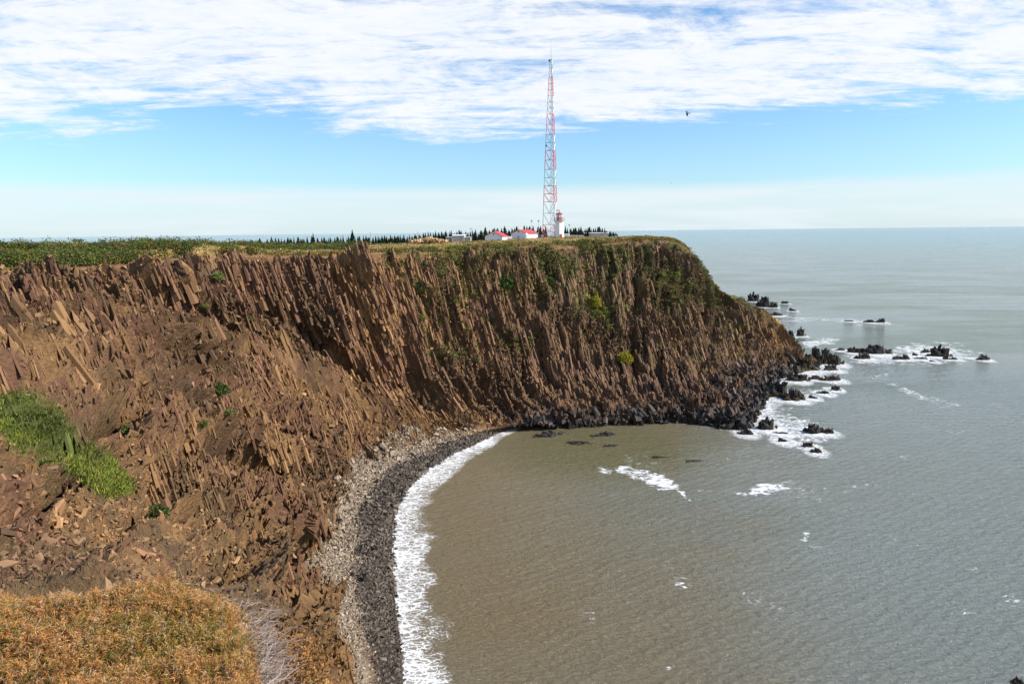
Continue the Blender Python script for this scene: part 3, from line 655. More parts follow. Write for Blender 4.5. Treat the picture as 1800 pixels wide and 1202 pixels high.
    ff = t.m('MAXIMUM', ff, t.m('MULTIPLY', wcp, t.m('MULTIPLY', far, .35)), clamp=True)
    p = t.n('ShaderNodeBsdfPrincipled', i_Roughness=t.m('ADD', .05, t.m('MULTIPLY', t.noise(t.mapping(pos, sc=(.6, 1.4, 1)), .02, 4, .6), .12)), i_IOR=1.33); t.put(c.outputs['Color'], p.inputs['Base Color']); t.put(b.outputs[0], p.inputs['Normal'])
    fd = t.n('ShaderNodeBsdfDiffuse'); fd.inputs[0].default_value = (.80, .81, .82, 1)
    mx = t.n('ShaderNodeMixShader', i_0=ff, i_1=p.outputs[0], i_2=fd.outputs[0])
    t.n('ShaderNodeOutputMaterial', i_0=mx.outputs[0]); return m
M_sea = mat_sea()
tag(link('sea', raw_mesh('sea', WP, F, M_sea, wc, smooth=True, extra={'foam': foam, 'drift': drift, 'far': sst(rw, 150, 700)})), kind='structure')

# ------------------------------------------------------------------ foliage
def leaves(cent, size, cols, nrm=None, flat=.0, aspect=1.0, wide=.6):
    K = len(cent); a = RNG.normal(size=(K, 3)); 
    if nrm is not None: a = a*(1-flat)+nrm*flat*2
    a /= np.linalg.norm(a, axis=1, keepdims=True)
    t = np.cross(a, RNG.normal(size=(K, 3))); t /= np.linalg.norm(t, axis=1, keepdims=True); b = np.cross(a, t)
    s = size[:, None]*.5
    V = np.stack([cent-t*s*aspect, cent+b*s*wide, cent+t*s*aspect, cent-b*s*wide], 1).reshape(-1, 3)
    return V, np.arange(4*K).reshape(-1, 4), np.repeat(cols, 4, 0)
def shrub_cloud(base, rad, hgt, per, lsz, cols):
    """base (K,3) clump bases; per leaves for each clump, in a low dome"""
    K = len(base); k = np.repeat(np.arange(K), per); n = len(k)
    d = RNG.normal(size=(n, 3)); d /= np.linalg.norm(d, axis=1, keepdims=True); d[:, 2] = np.abs(d[:, 2])
    q = d*(RNG.uniform(.55, 1.05, n)[:, None]); lump = 1+.35*(RNG.uniform(size=K)[k]-.5)
    Pc = base[k]+q*np.stack([rad[k]*lump, rad[k]*lump, hgt[k]], 1)
    c = cols[k]*RNG.uniform(.6, 1.45, (n, 1))*(.55+.9*fbm(base, 1/7., 2, 171)[k])[:, None]
    return leaves(Pc, RNG.uniform(.6, 1.4, n)*lsz, np.clip(c, 0, .6))
def pickc(wt, K, sepn=0): return pick(wt, K)
# plateau scrub along the rim
vn = fbm(P, 1/8., 3, 131)
def colset(K, sets, pr):
    i = RNG.choice(len(sets), K, p=pr); return np.array(sets)[i]*RNG.uniform(.8, 1.25, (K, 1))
GREENS = [(.080, .110, .028), (.125, .140, .03), (.055, .080, .03), (.17, .145, .04), (.15, .095, .04)]
wL = vis*(VV > .55)*(VV < 2.95)*(UU > 7.6)*(UU < 12.2)*(sst(vn-.10*sst(VV, 2.3, 2.7), .40, .54)+.03)*(rng_ > 120)*np.clip(2.2-np.abs(VV-2.1), .2, 2)
k = pick(wL, 2600); rr_ = RNG.uniform(.6, 1.9, len(k))*(.6+vn[k]*.9)
V, F, CC = shrub_cloud(P[k], rr_, rr_*RNG.uniform(.6, 1.25, len(k)), 75, .36, colset(len(k), GREENS, [.34, .26, .18, .12, .10]))
o = link('cliff_top_scrub', raw_mesh('cliff_top_scrub', V, F, M_leaf, CC)); tag(o, 'dense low green and russet scrub covering the cliff top on the left', 'scrub', kind='stuff')
# headland slope shrubs
wH = vis*(VV > 2.3)*(VV < 5.6)*(UU > 12.4)*(UU < 19)*(sst(vn, .45, .6)*np.exp(-(VV-2.7)*.55)+.02)*(1-.5*sst(UU, 17.3, 19))
wH = wH*np.where((VV < 3.0)&(UU < 14.4), .5, 1)
k = pick(wH, 3600); rr_ = RNG.uniform(.45, 1.6, len(k))
V, F, CC = shrub_cloud(P[k], rr_, rr_*.7, 46, .40, colset(len(k), GREENS, [.32, .24, .18, .16, .10])*1.25)
o = link('headland_shrubs', raw_mesh('headland_shrubs', V, F, M_leaf, CC)); tag(o, 'dark green shrubs creeping down the upper slope of the headland', 'shrubs', kind='stuff')
# dry grass
k = pick(vis*(VV > .8)*(VV < 3.02)*(UU > 7.5)*(UU < 19)*(rng_ > 110)*(sst(1-vn, .45, .6)+.35*sst(UU, 11.5, 12.5)), 42000)
cg = np.array([.42, .28, .11])*RNG.uniform(.6, 1.3, (len(k), 1)); gsel = RNG.uniform(size=len(k)) < .3; cg[gsel] = np.array([.14, .15, .035])
V, F, CC = leaves(P[k]+np.array([0, 0, .12]), RNG.uniform(.3, .8, len(k)), cg)
o = link('dry_grass', raw_mesh('dry_grass', V, F, M_leaf, CC)); tag(o, 'straw coloured dry grass on the cliff top around the buildings', 'grass', kind='stuff')
# green grass patch on the near slope
k = pick(gp**1.3*scr*(dep > 5), 150000); kk = P[k]+RNG.normal(size=(len(k), 3))*.16
cg = (.40+.85*sst(fbm(P[k], 1/3., 3, 421), .35, .6))[:, None]*colset(len(k), [(.16, .215, .03), (.24, .25, .045), (.05, .075, .018), (.26, .20, .06)], [.38, .27, .2, .15])
ax = np.stack([RNG.normal(size=len(k))*.4+.35, RNG.normal(size=len(k))*.4, np.ones(len(k))*1.1], 1)
K = len(k); L_ = RNG.uniform(.06, .20, K); tip = kk+ax*L_[:, None]; sd_ = RNG.normal(size=(K, 3)); sd_[:, 2] = 0; sd_ /= np.linalg.norm(sd_, axis=1, keepdims=True)
V = np.stack([kk-sd_*.025, kk+sd_*.025, tip+sd_*.012, tip-sd_*.012], 1).reshape(-1, 3)
o = link('green_grass', raw_mesh('green_grass', V, np.arange(4*K).reshape(-1, 4), M_leaf, np.repeat(cg, 4, 0))); tag(o, 'bright green grass growing down the spur of the near slope', 'grass', kind='stuff')
# single bushes one can point at
BUSH = [(385,681,20,15,'dark green bush in the hollow of the left cliff face',0),(278,894,21,17,'round dark green bush alone at the tip of the grassy spur',0),
 (222,750,14,16,'pale green grassy tuft on the bare scree above the spur',1),(358,745,10,10,'small dark bush below the hollow of the left face',0),(404,724,11,6,'flat pale green cushion right of the small dark bush',1),
 (382,484,12,12,'grey green clump high on the left face under the rim',1),(362,536,8,7,'tiny green tuft halfway up the upper left face',1),(441,560,6,7,'lone pale tuft on the light scree of the left face',1),
 (72,810,10,8,'little dark bush inside the edge of the brown slope',0),(885,492,22,22,'wide dark shrub patch high on the dark central cliff',0),(965,492,14,12,'green shrub on the upper central cliff right of the wide patch',0),
 (822,535,6,6,'small green tuft in the dark central cliff',0),(1098,627,14,14,'yellow green bush on the lower headland slope',2),(1045,530,11,16,'yellow flowering bush in the upper headland gully',2),
 (193,427,12,6,'tallest bush breaking the left skyline',0)]
for i, (x, y, rx, ry, lab, kd) in enumerate(BUSH):
    p, ii = hit(x, y+ry*.5); d = (p-np.array([0, 0, CZ]))@_fwd; rad = rx*d/FPX; h = ry*d/FPX
    n = int(min(2600, 350+rad*420)); ck = [(.05, .085, .018), (.17, .20, .06), (.30, .27, .03)][kd]
    dd = RNG.normal(size=(n, 3)); dd /= np.linalg.norm(dd, axis=1, keepdims=True); dd[:, 2] = np.abs(dd[:, 2])
    lum = .75+.5*fbm(dd*2.0+i*5, 1, 2, 3); Q = dd*(RNG.uniform(.35, 1.0, n)*lum)[:, None]*np.array([rad, rad, h*1.2])
    V, F, CC = leaves(Q, RNG.uniform(.6, 1.4, n)*max(.10, rad*.22), np.clip(np.array(ck)*RNG.uniform(.5, 1.6, (n, 1)), 0, .5))
    e = empty('bush', p-np.array([0, 0, .1*h])); tag(e, lab, 'bush', 'bushes on the cliff')
    link('foliage', raw_mesh('foliage', V, F, M_leaf, CC), e)
    s = MB()
    for q in range(5): s.bar((0, 0, -.3), (random.uniform(-.5, .5)*rad, random.uniform(-.5, .5)*rad, h*.7), .04*rad, 4, .015*rad)
    s.build('stem', M_trunk, e)

# ------------------------------------------------------------------ spruce trees on the plateau
def spruce_meshes(seed, slim=1.0):
    rs = np.random.default_rng(seed); V = []; Cc = []
    for z in np.arange(.03, 1.0, .034):
        rad = .31*slim*(1-z)**.85*rs.uniform(.7, 1.15)+.008; nb = 9
        for b in range(nb):
            a = rs.uniform(0, 2*math.pi); L = rad*rs.uniform(.55, 1.25); c, s_ = math.cos(a), math.sin(a); wv = .035+.02*rs.uniform()
            z0 = z+rs.uniform(-.01, .02); z1 = z-.25*L-.01
            V += [(0, 0, z0), (c*L*.6-s_*wv, s_*L*.6+c*wv, (z0+z1)/2), (c*L, s_*L, z1), (c*L*.6+s_*wv, s_*L*.6-c*wv, (z0+z1)/2-.01)]
            ax_ = L*.9; V += [(0, 0, z+.04), (c*ax_*.5, s_*ax_*.5, z+.014), (c*ax_, s_*ax_, z-.03-.1*L), (c*ax_*.3, s_*ax_*.3, z-.075)]
            Cc += [np.array([.038, .060, .032])*rs.uniform(.6, 1.7)]*8
    V = np.array(V); return raw_mesh('crown', V, np.arange(len(V)).reshape(-1, 4), M_leaf, np.array(Cc))
CROWN = [spruce_meshes(400+i, [1, .8, 1.2, 1.45, .65][i % 5]) for i in range(5)]
tb = bmesh.new(); bmesh.ops.create_cone(tb, cap_ends=True, segments=6, radius1=.018, radius2=.003, depth=1, matrix=Matrix.Translation((0, 0, .5)))
TRUNK = bpy.data.meshes.new('trunk'); tb.to_mesh(TRUNK); tb.free(); TRUNK.materials.append(M_trunk)
def ground_z(x, y):
    i = np.argmin((P[:, 0]-x)**2+(P[:, 1]-y)**2); return P[i, 2]
def tree(x, ytop, ybase, r, lab, i, group='spruce trees on the headland skyline'):
    b = PR(x, ybase, r); t = PR(x, ytop, r); h = t[2]-b[2]
    e = empty('spruce_tree', b-np.array([0, 0, .3]), random.uniform(0, 6)); tag(e, lab, 'tree', group)
    s = h*1.04
    for nm, m_ in (('crown', CROWN[i % 5]), ('trunk', TRUNK)):
        o = link(nm, m_, e); o.scale = (s, s, s)
random.seed(21); ti = 0
def skyline(x): return float(np.interp(x, [330, 480, 560, 640, 760, 800, 860, 1000, 1085], [431, 425, 424, 425, 421, 419, 419, 415, 411]))
NAMED = [(620,403,424,300,'tallest spruce on the skyline, standing clear left of the buildings'),(551,409,425,300,'tall narrow spruce left of the tallest one'),(687,412,424,310,'pointed spruce midway between the tallest spruce and the grey shed'),
 (457,417,428,290,'lone small spruce at the left end of the tree row'),(512,418,426,295,'short spruce on the low left part of the tree row'),(286,420,431,230,'single small spruce rising from the scrub far left'),
 (335,424,433,240,'tiny spruce top behind the scrub at the left end'),(350,424,434,240,'thin spruce top right of the tiny one in the scrub'),(378,422,432,260,'slim spruce behind the scrub mound'),
 (994,397,416,380,'spruce just right of the lighthouse'),(1021,398,415,385,'taller spruce above the long low grey shed'),(922,396,414,370,'slender spruce rising behind the second cottage roof'),(887,397,416,365,'pair of thin spruce tops between the two cottages')]
for (x, a, b, r, lab) in NAMED: tree(x, a, b, r, lab, ti); ti += 1
ZONES = [(470, 600, 42, 'row left of the tallest spruce', 303, 9.0, 'spruce'), (600, 735, 56, 'row right of the tallest spruce', 318, 10.5, 'dark spruce'),
 (735, 852, 54, 'belt behind the grey shed', 345, 14.0, 'dark spruce'), (852, 960, 58, 'belt behind the white cottages', 365, 18.0, 'dark spruce'), (992, 1085, 54, 'belt right of the lighthouse', 385, 14.5, 'dark spruce'),
 (360, 470, 14, 'sparse line showing over the scrub', 285, 7.5, 'small spruce top')]
seen = set()
for (x0, x1, n, where, r, hp, what) in ZONES:
    for q in range(n):
        x = x0+(x1-x0)*(q+random.uniform(-.4, 1.4))/n; yb = skyline(x)+random.uniform(-.5, 1.5)
        for tr_ in range(60):
            f_ = random.uniform(.55, 1.14); sh5 = random.randrange(5); key_ = (where, int(np.clip((x-x0)/(x1-x0)*5, 0, 4)), 0 if f_ < .74 else (1 if f_ < .94 else 2), sh5)
            if key_ not in seen: break
        seen.add(key_); hh = hp*f_
        if where.endswith('lighthouse'): hh *= min(1, (1094-x)/40)
        third = ('far left', 'left half', 'middle', 'right half', 'far right')[int(np.clip((x-x0)/(x1-x0)*5, 0, 4))]
        size = 'short' if f_ < .74 else ('medium' if f_ < .94 else 'tall'); shape = ('regular', 'slim', 'broad', 'wide skirted', 'narrow')[sh5]
        tree(x, yb-hh, yb+2, r+random.uniform(-14, 16), f'{size} {shape} {what}, {third} of the {where}', sh5, 'spruces in the '+where); ti += 1

# ------------------------------------------------------------------ lattice mast
def zrange(x, y, r): return PR(x, y, r)[2]
RT = 335.0
tb_ = PR(969.4, 419, RT); mast = empty('lattice_mast', tb_); tag(mast, 'very tall red and white lattice radio mast beside the lighthouse', 'radio mast')
Hm = zrange(968, 105, RT)-tb_[2]
mpx = lambda w_: w_*RT*1.0/FPX*1.0
def zy(y): return zrange(968, y, RT)-tb_[2]
prof = [(0, 15.6), (zy(400), 15.2), (zy(300), 11.6), (zy(200), 7.2), (zy(136), 3.9), (zy(105), 2.4)]
def mr(z): return mpx(float(np.interp(z, [a for a, b in prof], [b for a, b in prof])))
TH = [R(165), R(285), R(45)]
def corner(z, k): return Vector((mr(z)*math.cos(TH[k]), mr(z)*math.sin(TH[k]), z))
bands = [(0, zy(395), 1), (zy(395), zy(355), 0), (zy(355), zy(327), 1), (zy(327), zy(298), 0), (zy(298), zy(265), 1), (zy(265), zy(237), 0), (zy(237), zy(201), 1), (zy(201), zy(169), 0), (zy(169), zy(136), 1), (zy(136), zy(105), 0)]
for (z0, z1, red) in bands:
    s = MB(); m_ = M_tred if red else M_galv
    nseg = max(2, round((z1-z0)/max(3.2, 1.15*mr((z0+z1)/2)*1.5)))
    zs = [z0+(z1-z0)*q/nseg for q in range(nseg+1)]
    lr = .16 if z0 < 45 else .12
    for a, b in zip(zs, zs[1:]):
        for k in range(3):
            s.bar(corner(a, k), corner(b, k), lr, 6)
            kk = (k+1) % 3
            s.bar(corner(b, k), corner(b, kk), lr*.5, 4)
            mid_ = (corner(a, k)+corner(a, kk))/2
            if z0 < 60: s.bar(corner(b, k), mid_, lr*.6, 4); s.bar(corner(b, kk), mid_, lr*.6, 4)
            else: s.bar(corner(a, k), corner(b, kk), lr*.5, 4)
    s.build('lattice_section', m_, mast)
s = MB(); s.bar((-.45, -.3, 0), (-.1, -.1, Hm), .07, 6); s.bar((.35, -.3, 0), (.1, -.1, Hm), .07, 6)
for q in range(0, int(Hm), 2): s.bar((-.4, -.3, q+1), (.3, -.3, q+1), .03, 4)
s.build('cable_ladder', mat_plain('blue_grey_cable_tray', (.30, .42, .50), .6), mast)
s = MB(); s.bar((0, 0, Hm-1), (0, 0, zy(86)), .13, 6); s.bar((0, 0, zy(86)), (0, 0, zy(69)), .06, 6, .03); s.bar((0, 0, zy(71)), (.9, 0, zy(70)), .03, 4)
s.build('whip_antenna', M_galv, mast)
s = MB(); s.box((-.9, 0, zy(107)), (.7, .6, .8)); s.box((-.4, 0, zy(107)), (.8, .1, .1)); s.build('beacon_box', M_dark, mast)
s = MB(); s.box((-2.5, -1, zy(257)), (.5, .5, 1.0)); s.bar((-2.6, -1, zy(257)), (-2.0, -.6, zy(257)), .05); s.build('relay_box', M_dark, mast)
s = MB()
for k in range(3): s.lathe([(.7, -1.2), (.7, .25)], 10, (corner(0, k)[0], corner(0, k)[1], 0))
s.build('footing', M_conc, mast)

# ------------------------------------------------------------------ lighthouse
RL = 320.0
lb_ = PR(983.2, 420.5, RL); LH = empty('lighthouse', lb_, R(18)); tag(LH, 'white octagonal lighthouse with a red gallery beside the mast', 'lighthouse')
ly = lambda y: zrange(983, y, RL)-lb_[2]; lp = lambda w_: w_*RL/FPX
s = MB(); s.lathe([(lp(9.2), -1), (lp(9.2), .35), (lp(8.6), .35)], 8, a0=R(22.5)); s.build('foundation', M_conc, LH)
s = MB(); s.lathe([(lp(8.3), .36), (lp(7.2), ly(392)), (lp(7.9), ly(389.6)), (lp(8.6), ly(388.6))], 8, a0=R(22.5)); s.build('tower', M_white, LH)
s = MB(); s.lathe([(lp(9.6), ly(388.55)), (lp(9.6), ly(387.4)), (lp(9.0), ly(387.4))], 8, a0=R(22.5)); s.build('gallery_floor', M_grey, LH)
s = MB(); s.lathe([(lp(5.2), ly(387.35)), (lp(5.2), ly(382))], 8, a0=R(22.5)); s.build('lantern_base', M_red, LH)
s = MB(); s.lathe([(lp(4.6), ly(381.95)), (lp(4.6), ly(376.8))], 8, a0=R(22.5)); s.build('lantern_glass', M_glass, LH)
s = MB()
for i in range(8):
    a = R(22.5+45*i); s.bar((lp(4.75)*math.cos(a), lp(4.75)*math.sin(a), ly(381.9)), (lp(4.75)*math.cos(a), lp(4.75)*math.sin(a), ly(376.8)), .07, 4)
s.build('lantern_mullions', M_white, LH)
s = MB(); s.lathe([(lp(5.7), ly(376.75)), (lp(5.6), ly(375.6)), (lp(2.6), ly(374.2)), (lp(1.0), ly(373.2)), (lp(.9), ly(372.4)), (.05, ly(371.8))], 16); s.build('lantern_roof', M_red, LH)
s = MB()
for i in range(16):
    a = R(22.5*i); s.bar((lp(9.2)*math.cos(a), lp(9.2)*math.sin(a), ly(387.4)), (lp(9.2)*math.cos(a), lp(9.2)*math.sin(a), ly(383.2)), .045, 4)
for zz in (383.2, 384.6, 386):
    for i in range(16):
        a, b = R(22.5*i), R(22.5*(i+1)); s.bar((lp(9.2)*math.cos(a), lp(9.2)*math.sin(a), ly(zz)), (lp(9.2)*math.cos(b), lp(9.2)*math.sin(b), ly(zz)), .04, 4)
s.build('railing', M_grey, LH)
s = MB(); s.box((0, -lp(7.9), 1.25), (.95, .25, 2.1)); s.build('door', M_red, LH)
# small radar post standing by it
pr_ = PR(978.5, 419, 325); e = empty('instrument_post', pr_); tag(e, 'thin instrument post rising left of the lighthouse lantern', 'post')
s = MB(); s.bar((0, 0, 0), (0, 0, zrange(978, 369, 325)-pr_[2]), .09, 6); s.build('pole', M_galv, e)
s = MB(); s.box((0.6, 0, zrange(978, 370, 325)-pr_[2]), (1.9, .25, .3)); s.build('crossarm', M_dark, e)

# ------------------------------------------------------------------ cottages and sheds
def cottage(name, xl, xr, ye, yr, yb, r, ang, length, lab, cat, win=True, roofm=None):
    """gable end facing the viewer; ang turns it so that the right side wall shows"""
    p = PR((xl+xr)/2, yb, r); wd_ = (xr-xl)*r/FPX/math.cos(ang)*.99
    h = zrange(xl, ye, r)-p[2]; hr = zrange(xl, yr, r)-p[2]; p[2] -= .5; h += .5; hr += .5
    e = empty(name, p, -ang); tag(e, lab, cat)
    hw = wd_/2; L = length
    s = MB(); s.poly([(-hw, 0, -1), (hw, 0, -1), (hw, 0, h), (0, 0, hr), (-hw, 0, h), (-hw, L, -1), (hw, L, -1), (hw, L, h), (0, L, hr), (-hw, L, h)],
        [(0, 1, 2, 3, 4), (9, 8, 7, 6, 5), (1, 6, 7, 2), (0, 4, 9, 5), (0, 5, 6, 1), (2, 7, 8, 3), (3, 8, 9, 4)]); s.build('wall', M_siding, e)
    ov = .45; k_ = (hr-h)/hw; t_ = .16
    for sgn in (1, -1):
        s = MB(); a0 = (0, -ov, hr+.03); x1 = sgn*(hw+ov); z1 = h-k_*ov+.03
        vs = [(0, -ov, hr+.03), (x1, -ov, z1), (x1, L+ov, z1), (0, L+ov, hr+.03)]; vs += [(a, b, c+t_) for a, b, c in vs]
        s.poly(vs, [(0, 1, 2, 3), (7, 6, 5, 4), (0, 4, 5, 1), (1, 5, 6, 2), (2, 6, 7, 3), (3, 7, 4, 0)]); s.build('roof', roofm or M_red, e)
    s = MB(); s.box((0, -.03, h+(hr-h)*.45), (.7, .07, .45)); s.build('vent', M_dark, e)
    s = MB(); s.box((hw+.02, L*.45, h*.45), (.08, .95, 2.0)); s.build('door', M_white, e)
    if win:
        s = MB(); s.box((-hw*.05, -.04, h*.5), (1.0, .08, .9)); w_ = s.build('window', M_glass, e)
        s = MB()
        for (c_, d_) in (((-hw*.05, -.06, h*.5+.5), (1.2, .1, .1)), ((-hw*.05, -.06, h*.5-.5), (1.2, .1, .1)), ((-hw*.05-.55, -.06, h*.5), (.1, .1, .9)), ((-hw*.05+.55, -.06, h*.5), (.1, .1, .9))): s.box(c_, d_)
        s.build('frame', M_white, w_)
    return e
cottage('cottage', 852.5, 883, 415.3, 407.6, 425.5, 290, R(14), 8.5, 'white cottage with a red gable roof, left of the two', 'cottage', False)
c2 = cottage('cottage', 898.5, 925, 410.5, 404.6, 421.5, 308, R(27), 12, 'larger white cottage with a red roof, nearer the mast', 'cottage')
s = MB(); s.lathe([(.9, 0), (.9, 3.2), (.1, 4.0)], 12, (4.6, -1.6, -.5)); s.build('water_tank', M_white, c2)
# grey shed, low annex, long shed, huts
def shed(x0, x1, yt, yb, r, dpt, lab, m_, mr_, cat='shed', name='shed'):
    p = PR((x0+x1)/2, yb, r); wd_ = (x1-x0)*r/FPX; h = zrange(x0, yt, r)-p[2]
    e = empty(name, p, R(-8)); tag(e, lab, cat)
    s = MB(); s.box((0, dpt/2, h*.43-.4), (wd_, dpt, h*.86+.8)); s.build('wall', m_, e)
    s = MB(); s.poly([(-wd_/2-.2, -.25, h*.86), (wd_/2+.2, -.25, h*.86), (wd_/2+.2, dpt+.25, h*1.02), (-wd_/2-.2, dpt+.25, h*1.02), (-wd_/2-.2, -.25, h*.93), (wd_/2+.2, -.25, h*.93), (wd_/2+.2, dpt+.25, h*1.1), (-wd_/2-.2, dpt+.25, h*1.1)],
        [(0, 3, 2, 1), (4, 5, 6, 7), (0, 1, 5, 4), (1, 2, 6, 5), (2, 3, 7, 6), (3, 0, 4, 7)]); s.build('roof', mr_, e)
    s = MB(); s.box((wd_*.25, -.03, h*.36), (.9, .08, h*.62)); s.build('door', M_wood, e)
    return e
shed(795, 816, 413.5, 423, 300, 4, 'low grey shed with a pale roof left of the cottages', M_grey, M_siding)
shed(784, 794, 417, 422.5, 305, 3, 'small weathered hut just left of the grey shed', M_wood, M_grey, 'hut', 'hut')
shed(1025, 1068, 409.5, 413.5, 375, 5, 'long low grey shed in front of the trees right of the lighthouse', M_grey, M_siding)
shed(992, 1000, 412, 416.5, 345, 4, 'tiny white hut just right of the lighthouse foot', M_white, M_white, 'hut', 'hut')
shed(818, 827, 417, 422.5, 300, 3, 'grey hut between the pale shed and the utility pole', M_grey, M_grey, 'hut', 'hut')
def fence(x0, x1, yt, yb, r0, r1, lab, m_, boards=True):
    a = PR(x0, yb, r0); b = PR(x1, yb, r1); h = zrange(x0, yt, r0)-a[2]; d = b-a; L = np.linalg.norm(d[:2])
    e = empty('fence', a, math.atan2(d[1], d[0])); tag(e, lab, 'fence')
    n = max(2, int(L/2.4)); dzz = d[2]
    for i in range(n+1):
        s = MB(); s.bar((L*i/n, 0, dzz*i/n-1), (L*i/n, 0, dzz*i/n+h), .08, 6); s.build('post', M_galv if not boards else M_wood, e)
    s = MB()
    for f in ((.15, .3, .45, .6, .75, .9) if boards else (.3, .62, .95)):
        s.bar((0, 0, h*f), (L, 0, dzz+h*f), .07 if not boards else .12, 4)
    s.build('rail', m_, e)
fence(888, 900, 415.5, 420.5, 296, 300, 'grey board fence joining the two white cottages', M_grey)
fence(936, 956, 413, 419, 315, 326, 'mesh fence between the larger cottage and the mast', M_galv, False)
fence(988, 1026, 413.5, 417.5, 330, 350, 'low rail fence running right from the lighthouse', M_galv, False)
fence(955, 984, 414.5, 419.5, 322, 322, 'red railed enclosure around the mast foot', M_tred, False)
def pole(x, yt, yb, r, lab, knob=False, arm=False):
    b = PR(x, yb, r); h = zrange(x, yt, r)-b[2]; e = empty('pole', b-np.array([0, 0, .5])); tag(e, lab, 'pole')
    s = MB(); s.bar((0, 0, 0), (0, 0, h+.5), .14 if not knob else .09, 7, .09 if not knob else .07); s.build('shaft', M_wood if not knob else M_galv, e)
    if knob: s = MB(); s.lathe([(.1, h+.3), (.5, h+.6), (.5, h+1.0), (.1, h+1.3)], 8); s.build('lamp_head', M_grey, e)
    if arm: s = MB(); s.box((0, 0, h-.1), (1.6, .12, .12)); s.build('crossarm', M_wood, e)
pole(828.5, 400, 422, 298, 'wooden utility pole right of the grey shed', arm=True)
pole(885.3, 404, 420, 310, 'slim white pole behind the corner of the first cottage')
pole(934.8, 389.5, 419, 330, 'tall thin lamp post just right of the larger cottage', True)
pole(947, 389.5, 419, 333, 'tall thin lamp post next to the left leg of the mast', True)
pole(735, 407, 426, 290, 'short utility pole left of the grey shed before the trees')
pole(651.5, 408, 426, 290, 'thin pole in the tree row right of the tallest spruce')
pole(806, 405, 418, 305, 'thin mast rising behind the grey shed')
pole(1001, 396.5, 414, 360, 'short lamp post behind the hut right of the lighthouse', True)
# pale bare spoil heap left of the shed
hp = PR(755, 424, 280)
k = 160
qq = np.zeros((k, 3)); qq[:, 0] = RNG.normal(size=k)*3.2; qq[:, 1] = RNG.normal(size=k)*2; qq[:, 2] = np.maximum(0, 1.3-np.abs(qq[:, 0])*.28)*RNG.uniform(0, 1, k)
V, F, CC = prisms(hp+qq, RNG.normal(size=(k, 3)), RNG.uniform(.8, 1.8, k), RNG.uniform(.8, 1.5, k), np.array([.48, .32, .17])*RNG.uniform(.7, 1.2, (k, 1)))
tag(link('gravel_heap', raw_mesh('gravel_heap', V, F, M_pebble, CC)), 'pale tan heap of gravel on the plateau left of the grey shed', 'gravel heap')

# ------------------------------------------------------------------ birds
def bird(x, y, r, span, lab, rot):
    p = PR(x, y, r); e = empty('bird', p); e.rotation_euler = rot; tag(e, lab, 'bird')
    h = span/2
    prof_ = [(0, -.30), (.05, -.25), (.085, -.12), (.09, .05), (.05, .22), (.02, .34)]
    s = MB(); s.lathe([(.004+rr*span*.9, zz*span) for rr, zz in prof_], 10); s.poly([(-.09*span, 0, .46*span), (.09*span, 0, .46*span), (.03*span, 0, .3*span), (-.03*span, 0, .3*span), (-.09*span, .012*span, .46*span), (.09*span, .012*span, .46*span), (.03*span, .012*span, .3*span), (-.03*span, .012*span, .3*span)],
        [(0, 1, 2, 3), (7, 6, 5, 4), (0, 4, 5, 1), (1, 5, 6, 2), (2, 6, 7, 3), (3, 7, 4, 0)]); s.build('body', M_bird, e)
    for sg in (1, -1):
        top_ = [(.06, -.10, 0), (.55, -.20, .26), (1.0, .16, .12), (.55, .02, .26), (.06, .14, 0)]
        vs = [(sg*a*h, c*h, b*span) for a, b, c in top_]; vs += [(a, b+.014*span, c) for a, b, c in vs]
        s = MB(); s.poly(vs, [(0, 1, 3, 4), (1, 2, 3), (9, 8, 6, 5), (8, 7, 6), (0, 5, 6, 1), (1, 6, 7, 2), (2, 7, 8, 3), (3, 8, 9, 4), (4, 9, 5, 0)]); s.build('wing', M_bird, e)
bird(1208.5, 200, 70, .64, 'dark seabird gliding with raised wings in the sky right of the mast', (0, R(78), R(6)))
bird(1180, 322, 260, .85, 'tiny far seabird low over the horizon right of the mast', (R(90), R(20), R(10)))

# ------------------------------------------------------------------ foreground: juniper mat at the viewer's feet
def matz(x, y):                            # dome that carries the mat
    rr = np.hypot(x, y)
    return 58.25-.085*np.maximum(0, rr-1.2)
az0, az1 = R(-58), R(-22.6)
def edge_r(az): return 4.95+.75*sst(-az, R(33), R(41))+.07*np.sin(az*9)+.07*np.sin(az*23+1)-.75*sst(az, R(-31), R(-22))
K = 36000
az = RNG.uniform(az0, az1, K); re = edge_r(az); r_ = np.sqrt(RNG.uniform(.10, 1, K))*re
edgev = sst(r_/re, .86, 1.0)+sst(az, R(-24.6), R(-22.4))
x_ = np.sin(az)*r_; y_ = np.cos(az)*r_
Q0 = np.stack([x_, y_, np.zeros(K)], 1); bump_ = (fbm(Q0, 2.2, 4, 141)-.5)*.22
# lift so that the mat's skyline sits where it does from the path
z_ = matz(x_, y_)+bump_-edgev*.16-.16+(fbm(Q0, 9, 2, 143)-.5)*.12
base = np.stack([x_, y_, z_], 1)
